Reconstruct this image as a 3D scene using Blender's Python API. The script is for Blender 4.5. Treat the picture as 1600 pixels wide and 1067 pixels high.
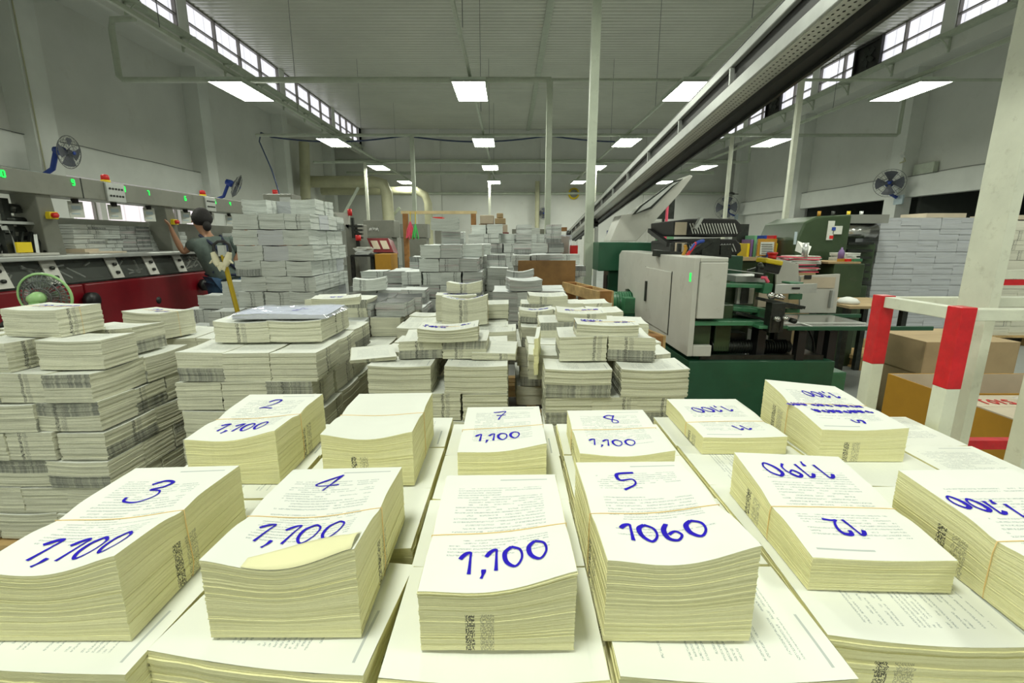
import bpy, math, random
from mathutils import Vector, Matrix
random.seed(7)
sc = bpy.context.scene
for o in list(bpy.data.objects): bpy.data.objects.remove(o)
COL = sc.collection
# ------------------------------------------------------------------ camera, world, exposure
F = 733.0; CX = 795.0; CY = 533.5; HC = 1.4; PITCH = math.radians(12.2)
cam = bpy.data.cameras.new('camera'); cam_o = bpy.data.objects.new('camera', cam); COL.objects.link(cam_o)
cam.sensor_width = 36.0; cam.lens = F/1600*36.0; cam.shift_x = 5.0/1600
cam_o.location = (0, 0, HC); cam_o.rotation_euler = (math.pi/2-PITCH, 0, 0)
cam.clip_start = 0.02; cam.clip_end = 200
sc.camera = cam_o
w = bpy.data.worlds.new('world'); sc.world = w; w.use_nodes = True
w.node_tree.nodes['Background'].inputs[0].default_value = (0.86, 0.88, 1.0, 1)
w.node_tree.nodes['Background'].inputs[1].default_value = 0.6
sc.view_settings.view_transform = 'Standard'; sc.view_settings.look = 'None'
sc.view_settings.exposure = 0.0; sc.view_settings.gamma = 1.0; sc.view_settings.use_curve_mapping = False
LAMP_COL = (0.965, 1.0, 0.86); LAMP_S = 35.0
WIN_COL = (0.93, 0.93, 1.0); WIN_S = 1.0
sc.cycles.max_bounces = 7; sc.cycles.diffuse_bounces = 5; sc.cycles.glossy_bounces = 3
sc.cycles.transparent_max_bounces = 8; sc.cycles.sample_clamp_indirect = 4.0
sc.cycles.use_denoising = True; sc.cycles.caustics_reflective = False; sc.cycles.caustics_refractive = False

cp, sp = math.cos(PITCH), math.sin(PITCH)
def ray(px, py):
    dv = (py-CY)/F
    return Vector(((px-CX)/F, cp-sp*dv, -(sp+cp*dv)))
def PY(px, py, Y): r = ray(px, py); r *= Y/r.y; r.z += HC; return r
def PZ(px, py, z): r = ray(px, py); r *= (z-HC)/r.z; r.z += HC; return r
def PX(px, py, X): r = ray(px, py); r *= X/r.x; r.z += HC; return r

# ------------------------------------------------------------------ materials
def new_mat(name):
    m = bpy.data.materials.new(name); m.use_nodes = True
    return m, m.node_tree, m.node_tree.nodes['Principled BSDF']
class NT:
    def __init__(s, nt): s.nt = nt
    def n(s, t, **kw):
        x = s.nt.nodes.new(t)
        for k, v in kw.items():
            if k.startswith('i_'): x.inputs[int(k[2:])].default_value = v
            else: setattr(x, k, v)
        return x
    def l(s, a, b): s.nt.links.new(a, b)
    def math(s, op, a, b=None, c=None, clamp=False):
        x = s.n('ShaderNodeMath', operation=op, use_clamp=clamp)
        for i, v in enumerate((a, b, c)):
            if v is None: continue
            if isinstance(v, (int, float)): x.inputs[i].default_value = v
            else: s.l(v, x.inputs[i])
        return x.outputs[0]
    def mix(s, f, a, b, mode='MIX'):
        x = s.n('ShaderNodeMix', data_type='RGBA', blend_type=mode)
        for i, v in ((0, f), (6, a), (7, b)):
            if isinstance(v, (int, float)): x.inputs[i].default_value = v
            elif isinstance(v, tuple): x.inputs[i].default_value = v if len(v) == 4 else v+(1,)
            else: s.l(v, x.inputs[i])
        return x.outputs[2]
    def comb(s, a, b, c=0.0):
        x = s.n('ShaderNodeCombineXYZ')
        for i, v in enumerate((a, b, c)):
            if isinstance(v, (int, float)): x.inputs[i].default_value = v
            else: s.l(v, x.inputs[i])
        return x.outputs[0]
    def noise(s, vec, scale, detail=2.0, rough=0.5):
        x = s.n('ShaderNodeTexNoise'); s.l(vec, x.inputs['Vector'])
        x.inputs['Scale'].default_value = scale; x.inputs['Detail'].default_value = detail; x.inputs['Roughness'].default_value = rough
        return x.outputs[0]
    def ramp(s, fac, lo, hi):
        x = s.n('ShaderNodeMapRange', clamp=True); s.l(fac, x.inputs[0]); x.inputs[1].default_value = lo; x.inputs[2].default_value = hi
        return x.outputs[0]
def mat(name, col, rough=0.5, metal=0.0, var=0.12, scale=6.0, bump=0.0, bscale=40.0, dirt=None, emis=0.0, spec=0.5):
    m, nt, b = new_mat(name); t = NT(nt)
    tc = t.n('ShaderNodeTexCoord').outputs['Object']
    n1 = t.noise(tc, scale, 4.0, 0.6)
    c = t.mix(t.ramp(n1, 0.3, 0.75), tuple(min(1, x*(1+var*0.4)) for x in col), tuple(x*(1-var) for x in col))
    if dirt:
        n2 = t.noise(tc, scale*2.3, 6.0, 0.7)
        c = t.mix(t.ramp(n2, 0.58, 0.8), c, dirt)
    t.l(c, b.inputs['Base Color'])
    b.inputs['Roughness'].default_value = rough; b.inputs['Metallic'].default_value = metal
    b.inputs['Specular IOR Level'].default_value = spec
    if bump:
        bn = t.n('ShaderNodeBump'); bn.inputs['Strength'].default_value = bump; bn.inputs['Distance'].default_value = 0.01
        t.l(t.noise(tc, bscale, 4.0), bn.inputs['Height']); t.l(bn.outputs[0], b.inputs['Normal'])
    if emis:
        b.inputs['Emission Color'].default_value = tuple(col)+(1,); b.inputs['Emission Strength'].default_value = emis
    return m
def glass(name, col=(0.9, 0.95, 0.92), alpha=0.3, rough=0.08):
    m, nt, b = new_mat(name); t = NT(nt)
    n1 = t.noise(t.n('ShaderNodeTexCoord').outputs['Object'], 3.0)
    t.l(t.mix(n1, col, tuple(x*0.9 for x in col)), b.inputs['Base Color'])
    b.inputs['Alpha'].default_value = alpha; b.inputs['Roughness'].default_value = rough
    return m

def paper_top(name, base, ink=0.55, textc=(0.38, 0.42, 0.42)):
    m, nt, b = new_mat(name); t = NT(nt)
    uv = t.n('ShaderNodeUVMap', uv_map='Page').outputs[0]
    sx = t.n('ShaderNodeSeparateXYZ'); t.l(uv, sx.inputs[0]); u, v = sx.outputs[0], sx.outputs[1]
    rnd = t.math('FRACT', t.math('ADD', t.n('ShaderNodeObjectInfo').outputs['Random'], t.n('ShaderNodeAttribute', attribute_name='seed').outputs['Fac']))
    off = t.math('MULTIPLY', rnd, 37.0)
    N = 40.0
    row = t.math('FLOOR', t.math('MULTIPLY', v, N)); fr = t.math('FRACT', t.math('MULTIPLY', v, N))
    line = t.math('MULTIPLY', t.math('GREATER_THAN', fr, 0.28), t.math('LESS_THAN', fr, 0.74))
    # letters
    lt = t.noise(t.comb(t.math('MULTIPLY', u, 150.0), t.math('MULTIPLY', v, 260.0), off), 1.0, 1.0)
    lt = t.ramp(lt, 0.40, 0.58)
    wd = t.noise(t.comb(t.math('MULTIPLY', u, 16.0), t.math('MULTIPLY', row, 7.3), off), 1.0, 0.0)
    wd = t.math('GREATER_THAN', wd, 0.36)
    # row lengths, ragged paragraphs
    rl = t.n('ShaderNodeTexWhiteNoise', noise_dimensions='2D'); t.l(t.comb(row, off), rl.inputs['Vector'])
    rr = rl.outputs['Value']
    right = t.math('SUBTRACT', 0.86, t.math('MULTIPLY', t.math('GREATER_THAN', rr, 0.82), 0.35))
    left = t.math('ADD', 0.14, t.math('MULTIPLY', t.math('LESS_THAN', rr, 0.15), 0.1))
    mu = t.math('MULTIPLY', t.math('GREATER_THAN', u, left), t.math('LESS_THAN', u, right))
    para = t.noise(t.comb(t.math('MULTIPLY', row, 0.23), off, 0.0), 1.0, 0.0)
    mv = t.math('MULTIPLY', t.math('GREATER_THAN', v, 0.20), t.math('LESS_THAN', v, 0.84))
    mk = t.math('MULTIPLY', t.math('MULTIPLY', line, lt), t.math('MULTIPLY', mu, mv))
    mk = t.math('MULTIPLY', mk, t.math('MULTIPLY', wd, t.math('GREATER_THAN', para, 0.34)))
    head = t.math('MULTIPLY', t.math('MULTIPLY', t.math('GREATER_THAN', v, 0.925), t.math('LESS_THAN', v, 0.938)),
                  t.math('MULTIPLY', t.math('GREATER_THAN', u, 0.5), t.math('LESS_THAN', u, 0.92)))
    mk = t.math('MAXIMUM', t.math('MULTIPLY', mk, ink), t.math('MULTIPLY', head, 0.75*min(1, ink*1.6)))
    geo = t.n('ShaderNodeTexCoord').outputs['Object']
    bs = t.mix(t.ramp(t.noise(geo, 9.0), 0.35, 0.7), base, tuple(x*0.97 for x in base))
    t.l(t.mix(mk, bs, textc), b.inputs['Base Color']); b.inputs['Roughness'].default_value = 0.75
    b.inputs['Specular IOR Level'].default_value = 0.2
    return m
def paper_side(name, base, dark, plaid=0.0, marks=1.0, contrast=0.35, lines=650.0, tint=None):
    m, nt, b = new_mat(name); t = NT(nt)
    uv = t.n('ShaderNodeUVMap', uv_map='Edge').outputs[0]
    sx = t.n('ShaderNodeSeparateXYZ'); t.l(uv, sx.inputs[0]); u, v = sx.outputs[0], sx.outputs[1]
    uf = t.n('ShaderNodeUVMap', uv_map='Page').outputs[0]
    sf = t.n('ShaderNodeSeparateXYZ'); t.l(uf, sf.inputs[0]); fu, fv = sf.outputs[0], sf.outputs[1]
    rnd = t.math('FRACT', t.math('ADD', t.n('ShaderNodeObjectInfo').outputs['Random'], t.n('ShaderNodeAttribute', attribute_name='seed').outputs['Fac'])); off = t.math('MULTIPLY', rnd, 53.0)
    n1 = t.noise(t.comb(t.math('MULTIPLY', u, 5.0), t.math('MULTIPLY', v, lines), off), 1.0, 2.0)
    n2 = t.noise(t.comb(t.math('MULTIPLY', u, 160.0), t.math('MULTIPLY', v, 420.0), off), 1.0, 3.0, 0.7)
    n3 = t.noise(t.comb(t.math('MULTIPLY', u, 5.0), t.math('MULTIPLY', v, 70.0), off), 1.0, 1.0)
    f = t.math('ADD', t.math('MULTIPLY', t.ramp(n1, 0.42, 0.7), 0.6), t.math('MULTIPLY', t.ramp(n2, 0.45, 0.75), 0.35))
    f = t.math('ADD', f, t.math('MULTIPLY', t.ramp(n3, 0.45, 0.7), 0.3))
    c = t.mix(t.math('MULTIPLY', f, contrast*1.6, clamp=True), base, dark)
    if tint:
        n4 = t.noise(t.comb(t.math('MULTIPLY', u, 2.0), t.math('MULTIPLY', v, 60.0), off), 1.0, 1.0)
        c = t.mix(t.math('MULTIPLY', t.ramp(n4, 0.55, 0.72), 0.35), c, tint)
    if plaid:
        p1 = t.noise(t.comb(t.math('MULTIPLY', u, 75.0), off), 1.0, 2.0, 0.8)
        p2 = t.noise(t.comb(t.math('MULTIPLY', v, 160.0), off, 3.0), 1.0, 1.0)
        p = t.math('MULTIPLY', t.ramp(p1, 0.30, 0.62), t.math('ADD', 0.45, t.math('MULTIPLY', p2, 0.9)))
        has = t.math('GREATER_THAN', t.math('FRACT', t.math('MULTIPLY', rnd, 7.7)), 1.0-plaid)
        upper = t.math('GREATER_THAN', t.math('FRACT', t.math('MULTIPLY', rnd, 17.3)), 0.72)
        low = t.math('LESS_THAN', t.math('ABSOLUTE', t.math('SUBTRACT', fv, upper)), 0.46)
        sidei = t.math('FLOOR', fu)
        longs = t.math('LESS_THAN', t.math('MODULO', t.math('ADD', sidei, t.math('GREATER_THAN', t.math('FRACT', t.math('MULTIPLY', rnd, 91.0)), 0.5)), 2.0), 0.5)
        pm = t.math('MULTIPLY', t.math('MULTIPLY', t.math('ADD', 0.35, t.math('MULTIPLY', p, 0.6)), has), t.math('MULTIPLY', low, longs))
        c = t.mix(t.math('MULTIPLY', pm, 0.9), c, (0.13, 0.14, 0.135))
    if marks:
        ff = t.math('FRACT', fu)
        pos = t.math('ADD', 0.2, t.math('MULTIPLY', t.math('FRACT', t.math('MULTIPLY', t.math('ADD', rnd, t.math('MULTIPLY', t.math('FLOOR', fu), 0.37)), 5.3)), 0.6))
        d1 = t.math('LESS_THAN', t.math('ABSOLUTE', t.math('SUBTRACT', ff, pos)), 0.03)
        d2 = t.math('LESS_THAN', t.math('ABSOLUTE', t.math('SUBTRACT', t.math('ADD', pos, 0.11), ff)), 0.045)
        h = t.noise(t.comb(t.math('MULTIPLY', u, 700.0), t.math('MULTIPLY', v, 330.0), off), 1.0, 0.0)
        h = t.ramp(h, 0.42, 0.55)
        show = t.math('GREATER_THAN', t.math('FRACT', t.math('MULTIPLY', t.math('ADD', rnd, t.math('FLOOR', fu)), 3.77)), 0.5 if marks > 1.5 else 0.62)
        upto = t.math('LESS_THAN', fv, 0.62 if marks > 1.5 else 2.0)
        c = t.mix(t.math('MULTIPLY', t.math('MULTIPLY', t.math('MULTIPLY', d1, h), show), t.math('MULTIPLY', upto, 0.9)), c, (0.06, 0.06, 0.06))
        c = t.mix(t.math('MULTIPLY', t.math('MULTIPLY', t.math('MULTIPLY', d2, h), show), t.math('MULTIPLY', upto, 0.45)), c, (0.1, 0.1, 0.1))
    t.l(c, b.inputs['Base Color']); b.inputs['Roughness'].default_value = 0.8; b.inputs['Specular IOR Level'].default_value = 0.15
    bn = t.n('ShaderNodeBump'); bn.inputs['Strength'].default_value = 0.5; bn.inputs['Distance'].default_value = 0.0012
    t.l(f, bn.inputs['Height']); t.l(bn.outputs[0], b.inputs['Normal'])
    return m

M = {}
M['cream_top'] = paper_top('cream_page', (0.82, 0.84, 0.78), 0.95)
M['cream_side'] = paper_side('cream_edges_shade_yellow', (0.82, 0.80, 0.50), (0.62, 0.59, 0.28), marks=2, contrast=0.36)  # same paper as the page; yellow of shaded interreflection put into the edge colour
M['plain_top'] = paper_top('plain_page', (0.82, 0.84, 0.77), 0.05)
M['mid_top'] = paper_top('book_page', (0.80, 0.82, 0.76), 0.7)
M['mid_side'] = paper_side('book_edges', (0.70, 0.70, 0.56), (0.38, 0.38, 0.29), plaid=0.5, contrast=0.5)
M['grey_top'] = paper_top('magazine_page', (0.74, 0.77, 0.76), 0.3)
M['grey_side'] = paper_side('magazine_edges', (0.62, 0.65, 0.62), (0.30, 0.33, 0.31), plaid=0.12, contrast=0.55, lines=350)
M['print_top'] = paper_top('printed_page', (0.70, 0.73, 0.73), 0.5)
M['print_side'] = paper_side('printed_edges', (0.52, 0.54, 0.52), (0.22, 0.24, 0.23), plaid=0.7, contrast=0.6, lines=350, tint=(0.5, 0.3, 0.34))
M['cover_top'] = mat('dark_magazine_cover', (0.06, 0.065, 0.07), 0.35, var=0.5, scale=20)
M['ream_side'] = paper_side('white_ream_edges', (0.52, 0.54, 0.56), (0.38, 0.39, 0.42), plaid=0, marks=0, contrast=0.5, lines=250, tint=(0.55, 0.58, 0.66))
M['ivory_side'] = paper_side('ivory_box_edges', (0.72, 0.71, 0.6), (0.5, 0.49, 0.38), plaid=0, marks=1, contrast=0.35, lines=200)
M['ink'] = mat('blue_marker_ink', (0.018, 0.006, 0.50), 0.7, var=0.3, scale=60, spec=0.15)
M['band'] = mat('tan_rubber', (0.85, 0.62, 0.26), 0.5)
M['wall'] = mat('white_wall_paint', (0.70, 0.71, 0.67), 0.85, var=0.08, scale=0.8, dirt=(0.62, 0.62, 0.57), bump=0.05)
M['wall2'] = mat('white_beam_paint', (0.76, 0.78, 0.74), 0.8, var=0.08, scale=1.5)
M['ceil'] = mat('ceiling_sheet_metal', (0.62, 0.63, 0.55), 0.22, metal=0.0, var=0.10, scale=0.6, spec=0.7)
M['floor'] = mat('grey_concrete', (0.30, 0.32, 0.31), 0.35, var=0.25, scale=1.2, dirt=(0.2, 0.21, 0.2))
M['frame'] = mat('window_frame_metal', (0.22, 0.21, 0.19), 0.5, metal=0.3)
M['steel_paint'] = mat('pale_green_steel', (0.50, 0.55, 0.45), 0.45, var=0.15, scale=5, dirt=(0.35, 0.37, 0.3))
M['white_post'] = mat('cream_painted_steel', (0.70, 0.72, 0.60), 0.4, var=0.10, scale=12, dirt=(0.5, 0.5, 0.4), bump=0.1)
M['red_paint'] = mat('red_painted_steel', (0.62, 0.012, 0.02), 0.35, var=0.25, scale=20, dirt=(0.45, 0.03, 0.03), bump=0.15)
M['lamp_body'] = mat('lamp_housing', (0.55, 0.62, 0.52), 0.4)
M['blue'] = mat('blue_plastic', (0.02, 0.06, 0.35), 0.4)
M['ltblue'] = mat('pale_blue_paint', (0.45, 0.55, 0.60), 0.5)
M['grey_wire'] = mat('grey_wire', (0.16, 0.17, 0.17), 0.4, metal=0.5)
M['grey_blade'] = mat('grey_fan_blade', (0.12, 0.13, 0.16), 0.4)
M['mint'] = mat('mint_green_plastic', (0.36, 0.62, 0.26), 0.35)
M['mint_blade'] = glass('smoky_blade', (0.25, 0.3, 0.25), 0.55, 0.2)
M['mach_red'] = mat('dark_red_enamel', (0.20, 0.005, 0.012), 0.32, var=0.35, scale=2.5)
M['mach_grey'] = mat('olive_grey_enamel', (0.22, 0.225, 0.19), 0.4, var=0.15, scale=4, dirt=(0.15, 0.15, 0.12))
M['black'] = mat('black_rubber', (0.012, 0.012, 0.012), 0.45)
M['dark'] = mat('dark_oily_metal', (0.045, 0.05, 0.045), 0.35, metal=0.6, var=0.5, scale=15, dirt=(0.12, 0.10, 0.07))
M['smoke'] = glass('smoky_cover', (0.22, 0.24, 0.22), 0.35, 0.06)
M['alu'] = mat('brushed_aluminium', (0.55, 0.57, 0.55), 0.35, metal=0.55, var=0.15, scale=8)
M['chrome'] = mat('bright_steel', (0.6, 0.6, 0.58), 0.2, metal=0.9)
M['green'] = mat('machine_green_enamel', (0.022, 0.10, 0.052), 0.38, var=0.25, scale=4, dirt=(0.04, 0.09, 0.05))
M['green_lt'] = mat('light_green_enamel', (0.06, 0.22, 0.11), 0.35, var=0.3, scale=8, dirt=(0.1, 0.16, 0.1))
M['green_olive'] = mat('olive_green_enamel', (0.045, 0.075, 0.035), 0.3, var=0.3, scale=3, dirt=(0.07, 0.08, 0.05))
M['mach_white'] = mat('dirty_white_enamel', (0.58, 0.58, 0.53), 0.35, var=0.12, scale=3, dirt=(0.42, 0.41, 0.35))
M['wood'] = mat('pale_pallet_wood', (0.55, 0.37, 0.16), 0.65, var=0.45, scale=7, dirt=(0.25, 0.15, 0.05))
M['wood_pale'] = mat('pale_yellow_timber', (0.78, 0.62, 0.34), 0.6, var=0.2)
M['wood2'] = mat('orange_pallet_wood', (0.36, 0.17, 0.05), 0.6, var=0.5, scale=6, dirt=(0.14, 0.06, 0.02))
M['ply'] = mat('brown_plywood', (0.30, 0.16, 0.05), 0.5, var=0.5, scale=3.0, dirt=(0.16, 0.08, 0.02))
M['card'] = mat('brown_cardboard', (0.42, 0.31, 0.17), 0.75, var=0.15, scale=5)
M['card_or'] = mat('orange_kraft_cardboard', (0.47, 0.24, 0.02), 0.6, var=0.2, scale=4)
M['card_in'] = mat('pale_cardboard_inside', (0.58, 0.50, 0.38), 0.8)
M['tape'] = mat('brown_packing_tape', (0.33, 0.17, 0.03), 0.25)
M['yellow'] = mat('yellow_plastic', (0.80, 0.60, 0.02), 0.4)
M['gold'] = mat('yellow_painted_handle', (0.46, 0.33, 0.02), 0.3, metal=0.3)
M['redp'] = mat('red_plastic', (0.65, 0.02, 0.02), 0.4)
M['pink'] = mat('pink_raffia', (0.9, 0.12, 0.2), 0.6)
M['raffia_green'] = mat('green_raffia', (0.1, 0.6, 0.15), 0.6)
M['led'] = mat('green_led', (0.02, 0.9, 0.12), 0.5, emis=0.9)
M['white'] = mat('white_plastic', (0.75, 0.76, 0.72), 0.5)
M['sheet'] = mat('white_notice_paper', (0.66, 0.68, 0.62), 0.7, var=0.1, scale=30)
M['skin'] = mat('skin', (0.38, 0.20, 0.12), 0.5)
M['hair'] = mat('black_hair', (0.010, 0.008, 0.008), 0.75, bump=0.4, bscale=120)
M['shirt'] = mat('grey_green_shirt', (0.11, 0.145, 0.13), 0.85, var=0.3, scale=14, bump=0.4, bscale=25)
M['shirt2'] = mat('brown_shirt', (0.16, 0.08, 0.04), 0.85)
M['navy'] = mat('navy_cloth', (0.012, 0.018, 0.05), 0.8)
M['jeans'] = mat('blue_denim', (0.03, 0.075, 0.15), 0.85, var=0.4, scale=18)
M['glove'] = mat('cotton_glove', (0.62, 0.58, 0.42), 0.9, bump=0.4)
M['duct'] = mat('beige_duct', (0.55, 0.54, 0.36), 0.5, var=0.2, scale=2)
M['cable_blue'] = mat('dark_blue_cable', (0.03, 0.05, 0.12), 0.5)
M['maroon'] = mat('maroon_enamel', (0.20, 0.03, 0.035), 0.35)
M['purple'] = mat('purple_plastic', (0.2, 0.12, 0.3), 0.4)
M['bag'] = glass('clear_plastic_film', (0.85, 0.88, 1.0), 0.30, 0.05)
M['bluepaper'] = mat('pale_blue_paper', (0.62, 0.66, 0.80), 0.7)
M['dim'] = mat('unlit_annex_dark', (0.10, 0.11, 0.10), 0.8)  # dark base colour stands in for the annex being unlit
M['greenbook'] = mat('green_ream', (0.15, 0.38, 0.2), 0.6)
def emit(name, col, s):
    m, nt, b = new_mat(name); t = NT(nt)
    b.inputs['Base Color'].default_value = (0.8, 0.8, 0.8, 1)
    b.inputs['Emission Color'].default_value = col+(1,); b.inputs['Emission Strength'].default_value = s
    return m
M['lamp'] = emit('lamp_diffuser_glow', LAMP_COL, LAMP_S)
def window_glow(name, s, col, ribs):
    m, nt, b = new_mat(name); t = NT(nt)
    tc = t.n('ShaderNodeTexCoord').outputs['Object']; x = t.n('ShaderNodeSeparateXYZ'); t.l(tc, x.inputs[0])
    fr = t.math('FRACT', t.math('MULTIPLY', x.outputs[1], ribs))
    k = t.math('SUBTRACT', 1.0, t.math('MULTIPLY', t.math('LESS_THAN', fr, 0.09), 0.32))
    n1 = t.noise(t.comb(0.0, t.math('MULTIPLY', x.outputs[1], 6.0), x.outputs[2]), 1.0)
    k = t.math('MULTIPLY', k, t.math('ADD', 0.8, t.math('MULTIPLY', n1, 0.35)))
    b.inputs['Base Color'].default_value = (0.7, 0.7, 0.7, 1)
    b.inputs['Emission Color'].default_value = col+(1,); t.l(t.math('MULTIPLY', k, s), b.inputs['Emission Strength'])
    return m
M['clere'] = window_glow('daylit_translucent_sheet', WIN_S, WIN_COL, 2.6)
M['curtain'] = window_glow('daylit_curtain_glass', 0.85, (1.0, 0.88, 0.95), 2.0)

# ------------------------------------------------------------------ mesh building
def wl(o):
    v = Vector(o.location)
    while o.parent is not None: o = o.parent; v += Vector(o.location)
    return v
def tag(o, label=None, cat=None, group=None, kind=None):
    if label: o['label'] = label
    if cat: o['category'] = cat
    if group: o['group'] = group
    if kind: o['kind'] = kind
    return o
def thing(name, loc, label, cat, group=None, kind=None):
    o = bpy.data.objects.new(name, None); COL.objects.link(o); o.location = loc; o.empty_display_size = 0.1
    return tag(o, label, cat, group, kind)
class MB:
    def __init__(s, Mx=None): s.v = []; s.f = []; s.sm = []; s.M = Mx
    def add(s, vs, fs, smooth=False):
        k = len(s.v)
        for p in vs:
            p = Vector(p)
            if s.M is not None: p = s.M @ p
            s.v.append(p)
        for f in fs: s.f.append(tuple(i+k for i in f)); s.sm.append(smooth)
        return s
    def hexa(s, p): return s.add(p, [(0, 3, 2, 1), (4, 5, 6, 7), (0, 1, 5, 4), (1, 2, 6, 5), (2, 3, 7, 6), (3, 0, 4, 7)])
    def box(s, x0, x1, y0, y1, z0, z1):
        return s.hexa([(x0, y0, z0), (x1, y0, z0), (x1, y1, z0), (x0, y1, z0), (x0, y0, z1), (x1, y0, z1), (x1, y1, z1), (x0, y1, z1)])
    def bar(s, a, b, w, h, up=(0, 0, 1)):
        a = Vector(a); b = Vector(b); d = (b-a).normalized(); up = Vector(up)
        if abs(d.dot(up)) > 0.99: up = Vector((0, 1, 0))
        x = d.cross(up).normalized(); u = x.cross(d).normalized()
        p = []
        for q in (a, b):
            for sx, su in ((-1, -1), (1, -1), (1, 1), (-1, 1)): p.append(q+x*sx*w/2+u*su*h/2)
        return s.add(p, [(0, 1, 2, 3), (7, 6, 5, 4), (0, 4, 5, 1), (1, 5, 6, 2), (2, 6, 7, 3), (3, 7, 4, 0)])
    def tube(s, pts, r, n=8, closed=False):
        pts = [Vector(p) for p in pts]; m = len(pts); vs = []; pu = None
        rs = r if isinstance(r, (list, tuple)) else [r]*m
        for i, p in enumerate(pts):
            a = pts[(i-1) % m] if (closed or i > 0) else p; b = pts[(i+1) % m] if (closed or i < m-1) else p
            d = (b-a).normalized()
            if pu is None:
                pu = Vector((0, 0, 1)) if abs(d.z) < 0.9 else Vector((1, 0, 0))
            x = d.cross(pu).normalized(); u = x.cross(d).normalized(); pu = u
            for k in range(n):
                t = 2*math.pi*k/n; vs.append(p+(x*math.cos(t)+u*math.sin(t))*rs[i])
        fs = []
        for i in range(m if closed else m-1):
            j = (i+1) % m
            for k in range(n): k2 = (k+1) % n; fs.append((i*n+k, i*n+k2, j*n+k2, j*n+k))
        s.add(vs, fs, True)
        if not closed: s.add([vs[k] for k in range(n)][::-1] if s.M is None else [], [tuple(range(n))] if s.M is None else [])
        if not closed and s.M is None: s.add([vs[(m-1)*n+k] for k in range(n)], [tuple(range(n))])
        return s
    def lathe(s, prof, o, axis=(0, 0, 1), n=20):
        ax = Vector(axis).normalized(); x = ax.orthogonal().normalized(); y = ax.cross(x); o = Vector(o); vs = []
        for r, h in prof:
            for k in range(n):
                t = 2*math.pi*k/n; vs.append(o+ax*h+(x*math.cos(t)+y*math.sin(t))*max(r, 1e-4))
        fs = []
        for i in range(len(prof)-1):
            for k in range(n): k2 = (k+1) % n; fs.append((i*n+k, i*n+k2, (i+1)*n+k2, (i+1)*n+k))
        fs.append(tuple(range(n))[::-1]); fs.append(tuple(range((len(prof)-1)*n, len(prof)*n)))
        return s.add(vs, fs, n > 8)
    def cyl(s, a, b, r, n=16, r2=None):
        a = Vector(a); b = Vector(b); return s.lathe([(r, 0), (r if r2 is None else r2, (b-a).length)], a, b-a, n)
    def ring(s, c, axis, R, r, n=28, m=6):
        ax = Vector(axis).normalized(); x = ax.orthogonal().normalized(); y = ax.cross(x); c = Vector(c)
        return s.tube([c+(x*math.cos(2*math.pi*k/n)+y*math.sin(2*math.pi*k/n))*R for k in range(n)], r, m, True)
    def prism(s, poly, axis, a0, a1):
        def q(u, w, a): return {'x': (a, u, w), 'y': (u, a, w), 'z': (u, w, a)}[axis]
        n = len(poly); vs = [q(u, w, a0) for u, w in poly]+[q(u, w, a1) for u, w in poly]
        return s.add(vs, [tuple(range(n))[::-1], tuple(range(n, 2*n))]+[(i, (i+1) % n, n+(i+1) % n, n+i) for i in range(n)])
    def build(s, name, m, parent=None, bevel=0.0, label=None, cat=None, group=None, kind=None, origin=None):
        xs = [p.x for p in s.v]; ys = [p.y for p in s.v]; zs = [p.z for p in s.v]
        c = Vector(origin) if origin is not None else Vector(((min(xs)+max(xs))/2, (min(ys)+max(ys))/2, min(zs)))
        me = bpy.data.meshes.new(name); me.from_pydata([p-c for p in s.v], [], s.f); me.polygons.foreach_set('use_smooth', s.sm)
        me.materials.append(M[m] if isinstance(m, str) else m); me.update()
        o = bpy.data.objects.new(name, me); COL.objects.link(o)
        if parent is not None: o.parent = parent; o.location = c-wl(parent)
        else: o.location = c
        if bevel:
            b = o.modifiers.new('bevel', 'BEVEL'); b.width = bevel; b.segments = 2; b.limit_method = 'ANGLE'
        return tag(o, label, cat, group, kind)
def struct(name, mb, m, parent=None, label=None): return mb.build(name, m, parent, label=label, kind='structure' if parent is None else None)
def copy_tree(o, parent=None):
    c = o.copy(); COL.objects.link(c); c.parent = parent
    for ch in list(o.children): copy_tree(ch, c)
    return c

# ------------------------------------------------------------------ handwriting
GL = {'0': [[(.3, 1), (.05, .75), (.05, .3), (.3, 0), (.55, .3), (.55, .75), (.28, 1.0)]],
 '1': [[(.0, .70), (.18, .93), (.36, .99), (.34, .7), (.26, 0)]],
 '2': [[(.05, .72), (.2, .98), (.5, .95), (.5, .65), (.25, .25), (0, .05), (.25, .08), (.6, 0)]],
 '3': [[(.08, .82), (.32, 1), (.6, .9), (.5, .68), (.25, .55), (.55, .48), (.62, .22), (.35, -.02), (-.02, .02), (-.1, .2)]],
 '4': [[(.6, .95), (.2, .6), (0, .35), (.2, .28), (.75, .35)], [(.62, 1.0), (.5, .5), (.38, 0)]],
 '5': [[(.6, 1), (.1, .93), (.14, .55), (.5, .6), (.55, .3), (.2, 0)]],
 '6': [[(.25, 1), (.05, .6), (.08, .15), (.35, 0), (.55, .25), (.4, .5), (.15, .35)]],
 '7': [[(0, .9), (.3, .95), (.6, 1), (.4, .5), (.25, 0)], [(.15, .5), (.6, .55)]],
 '8': [[(.55, .9), (.3, 1.0), (.0, .75), (.2, .5), (.5, .3), (.45, .02), (.2, .1), (.35, .5), (.6, .98)]],
 '9': [[(.5, .75), (.3, 1), (.05, .8), (.2, .5), (.5, .7), (.5, .3), (.25, 0)]],
 ',': [[(.16, .14), (.13, -.05), (.05, -.24)]], '.': [[(.1, .1), (.14, 0)]], ' ': [],
 '~': [[(0, .2), (.15, .8), (.25, .2), (.4, .9), (.5, .3), (.62, .7), (.55, .1)]],
 '^': [[(0, .6), (.12, .9), (.3, .3), (.4, .8), (.6, .5)]]}
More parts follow.
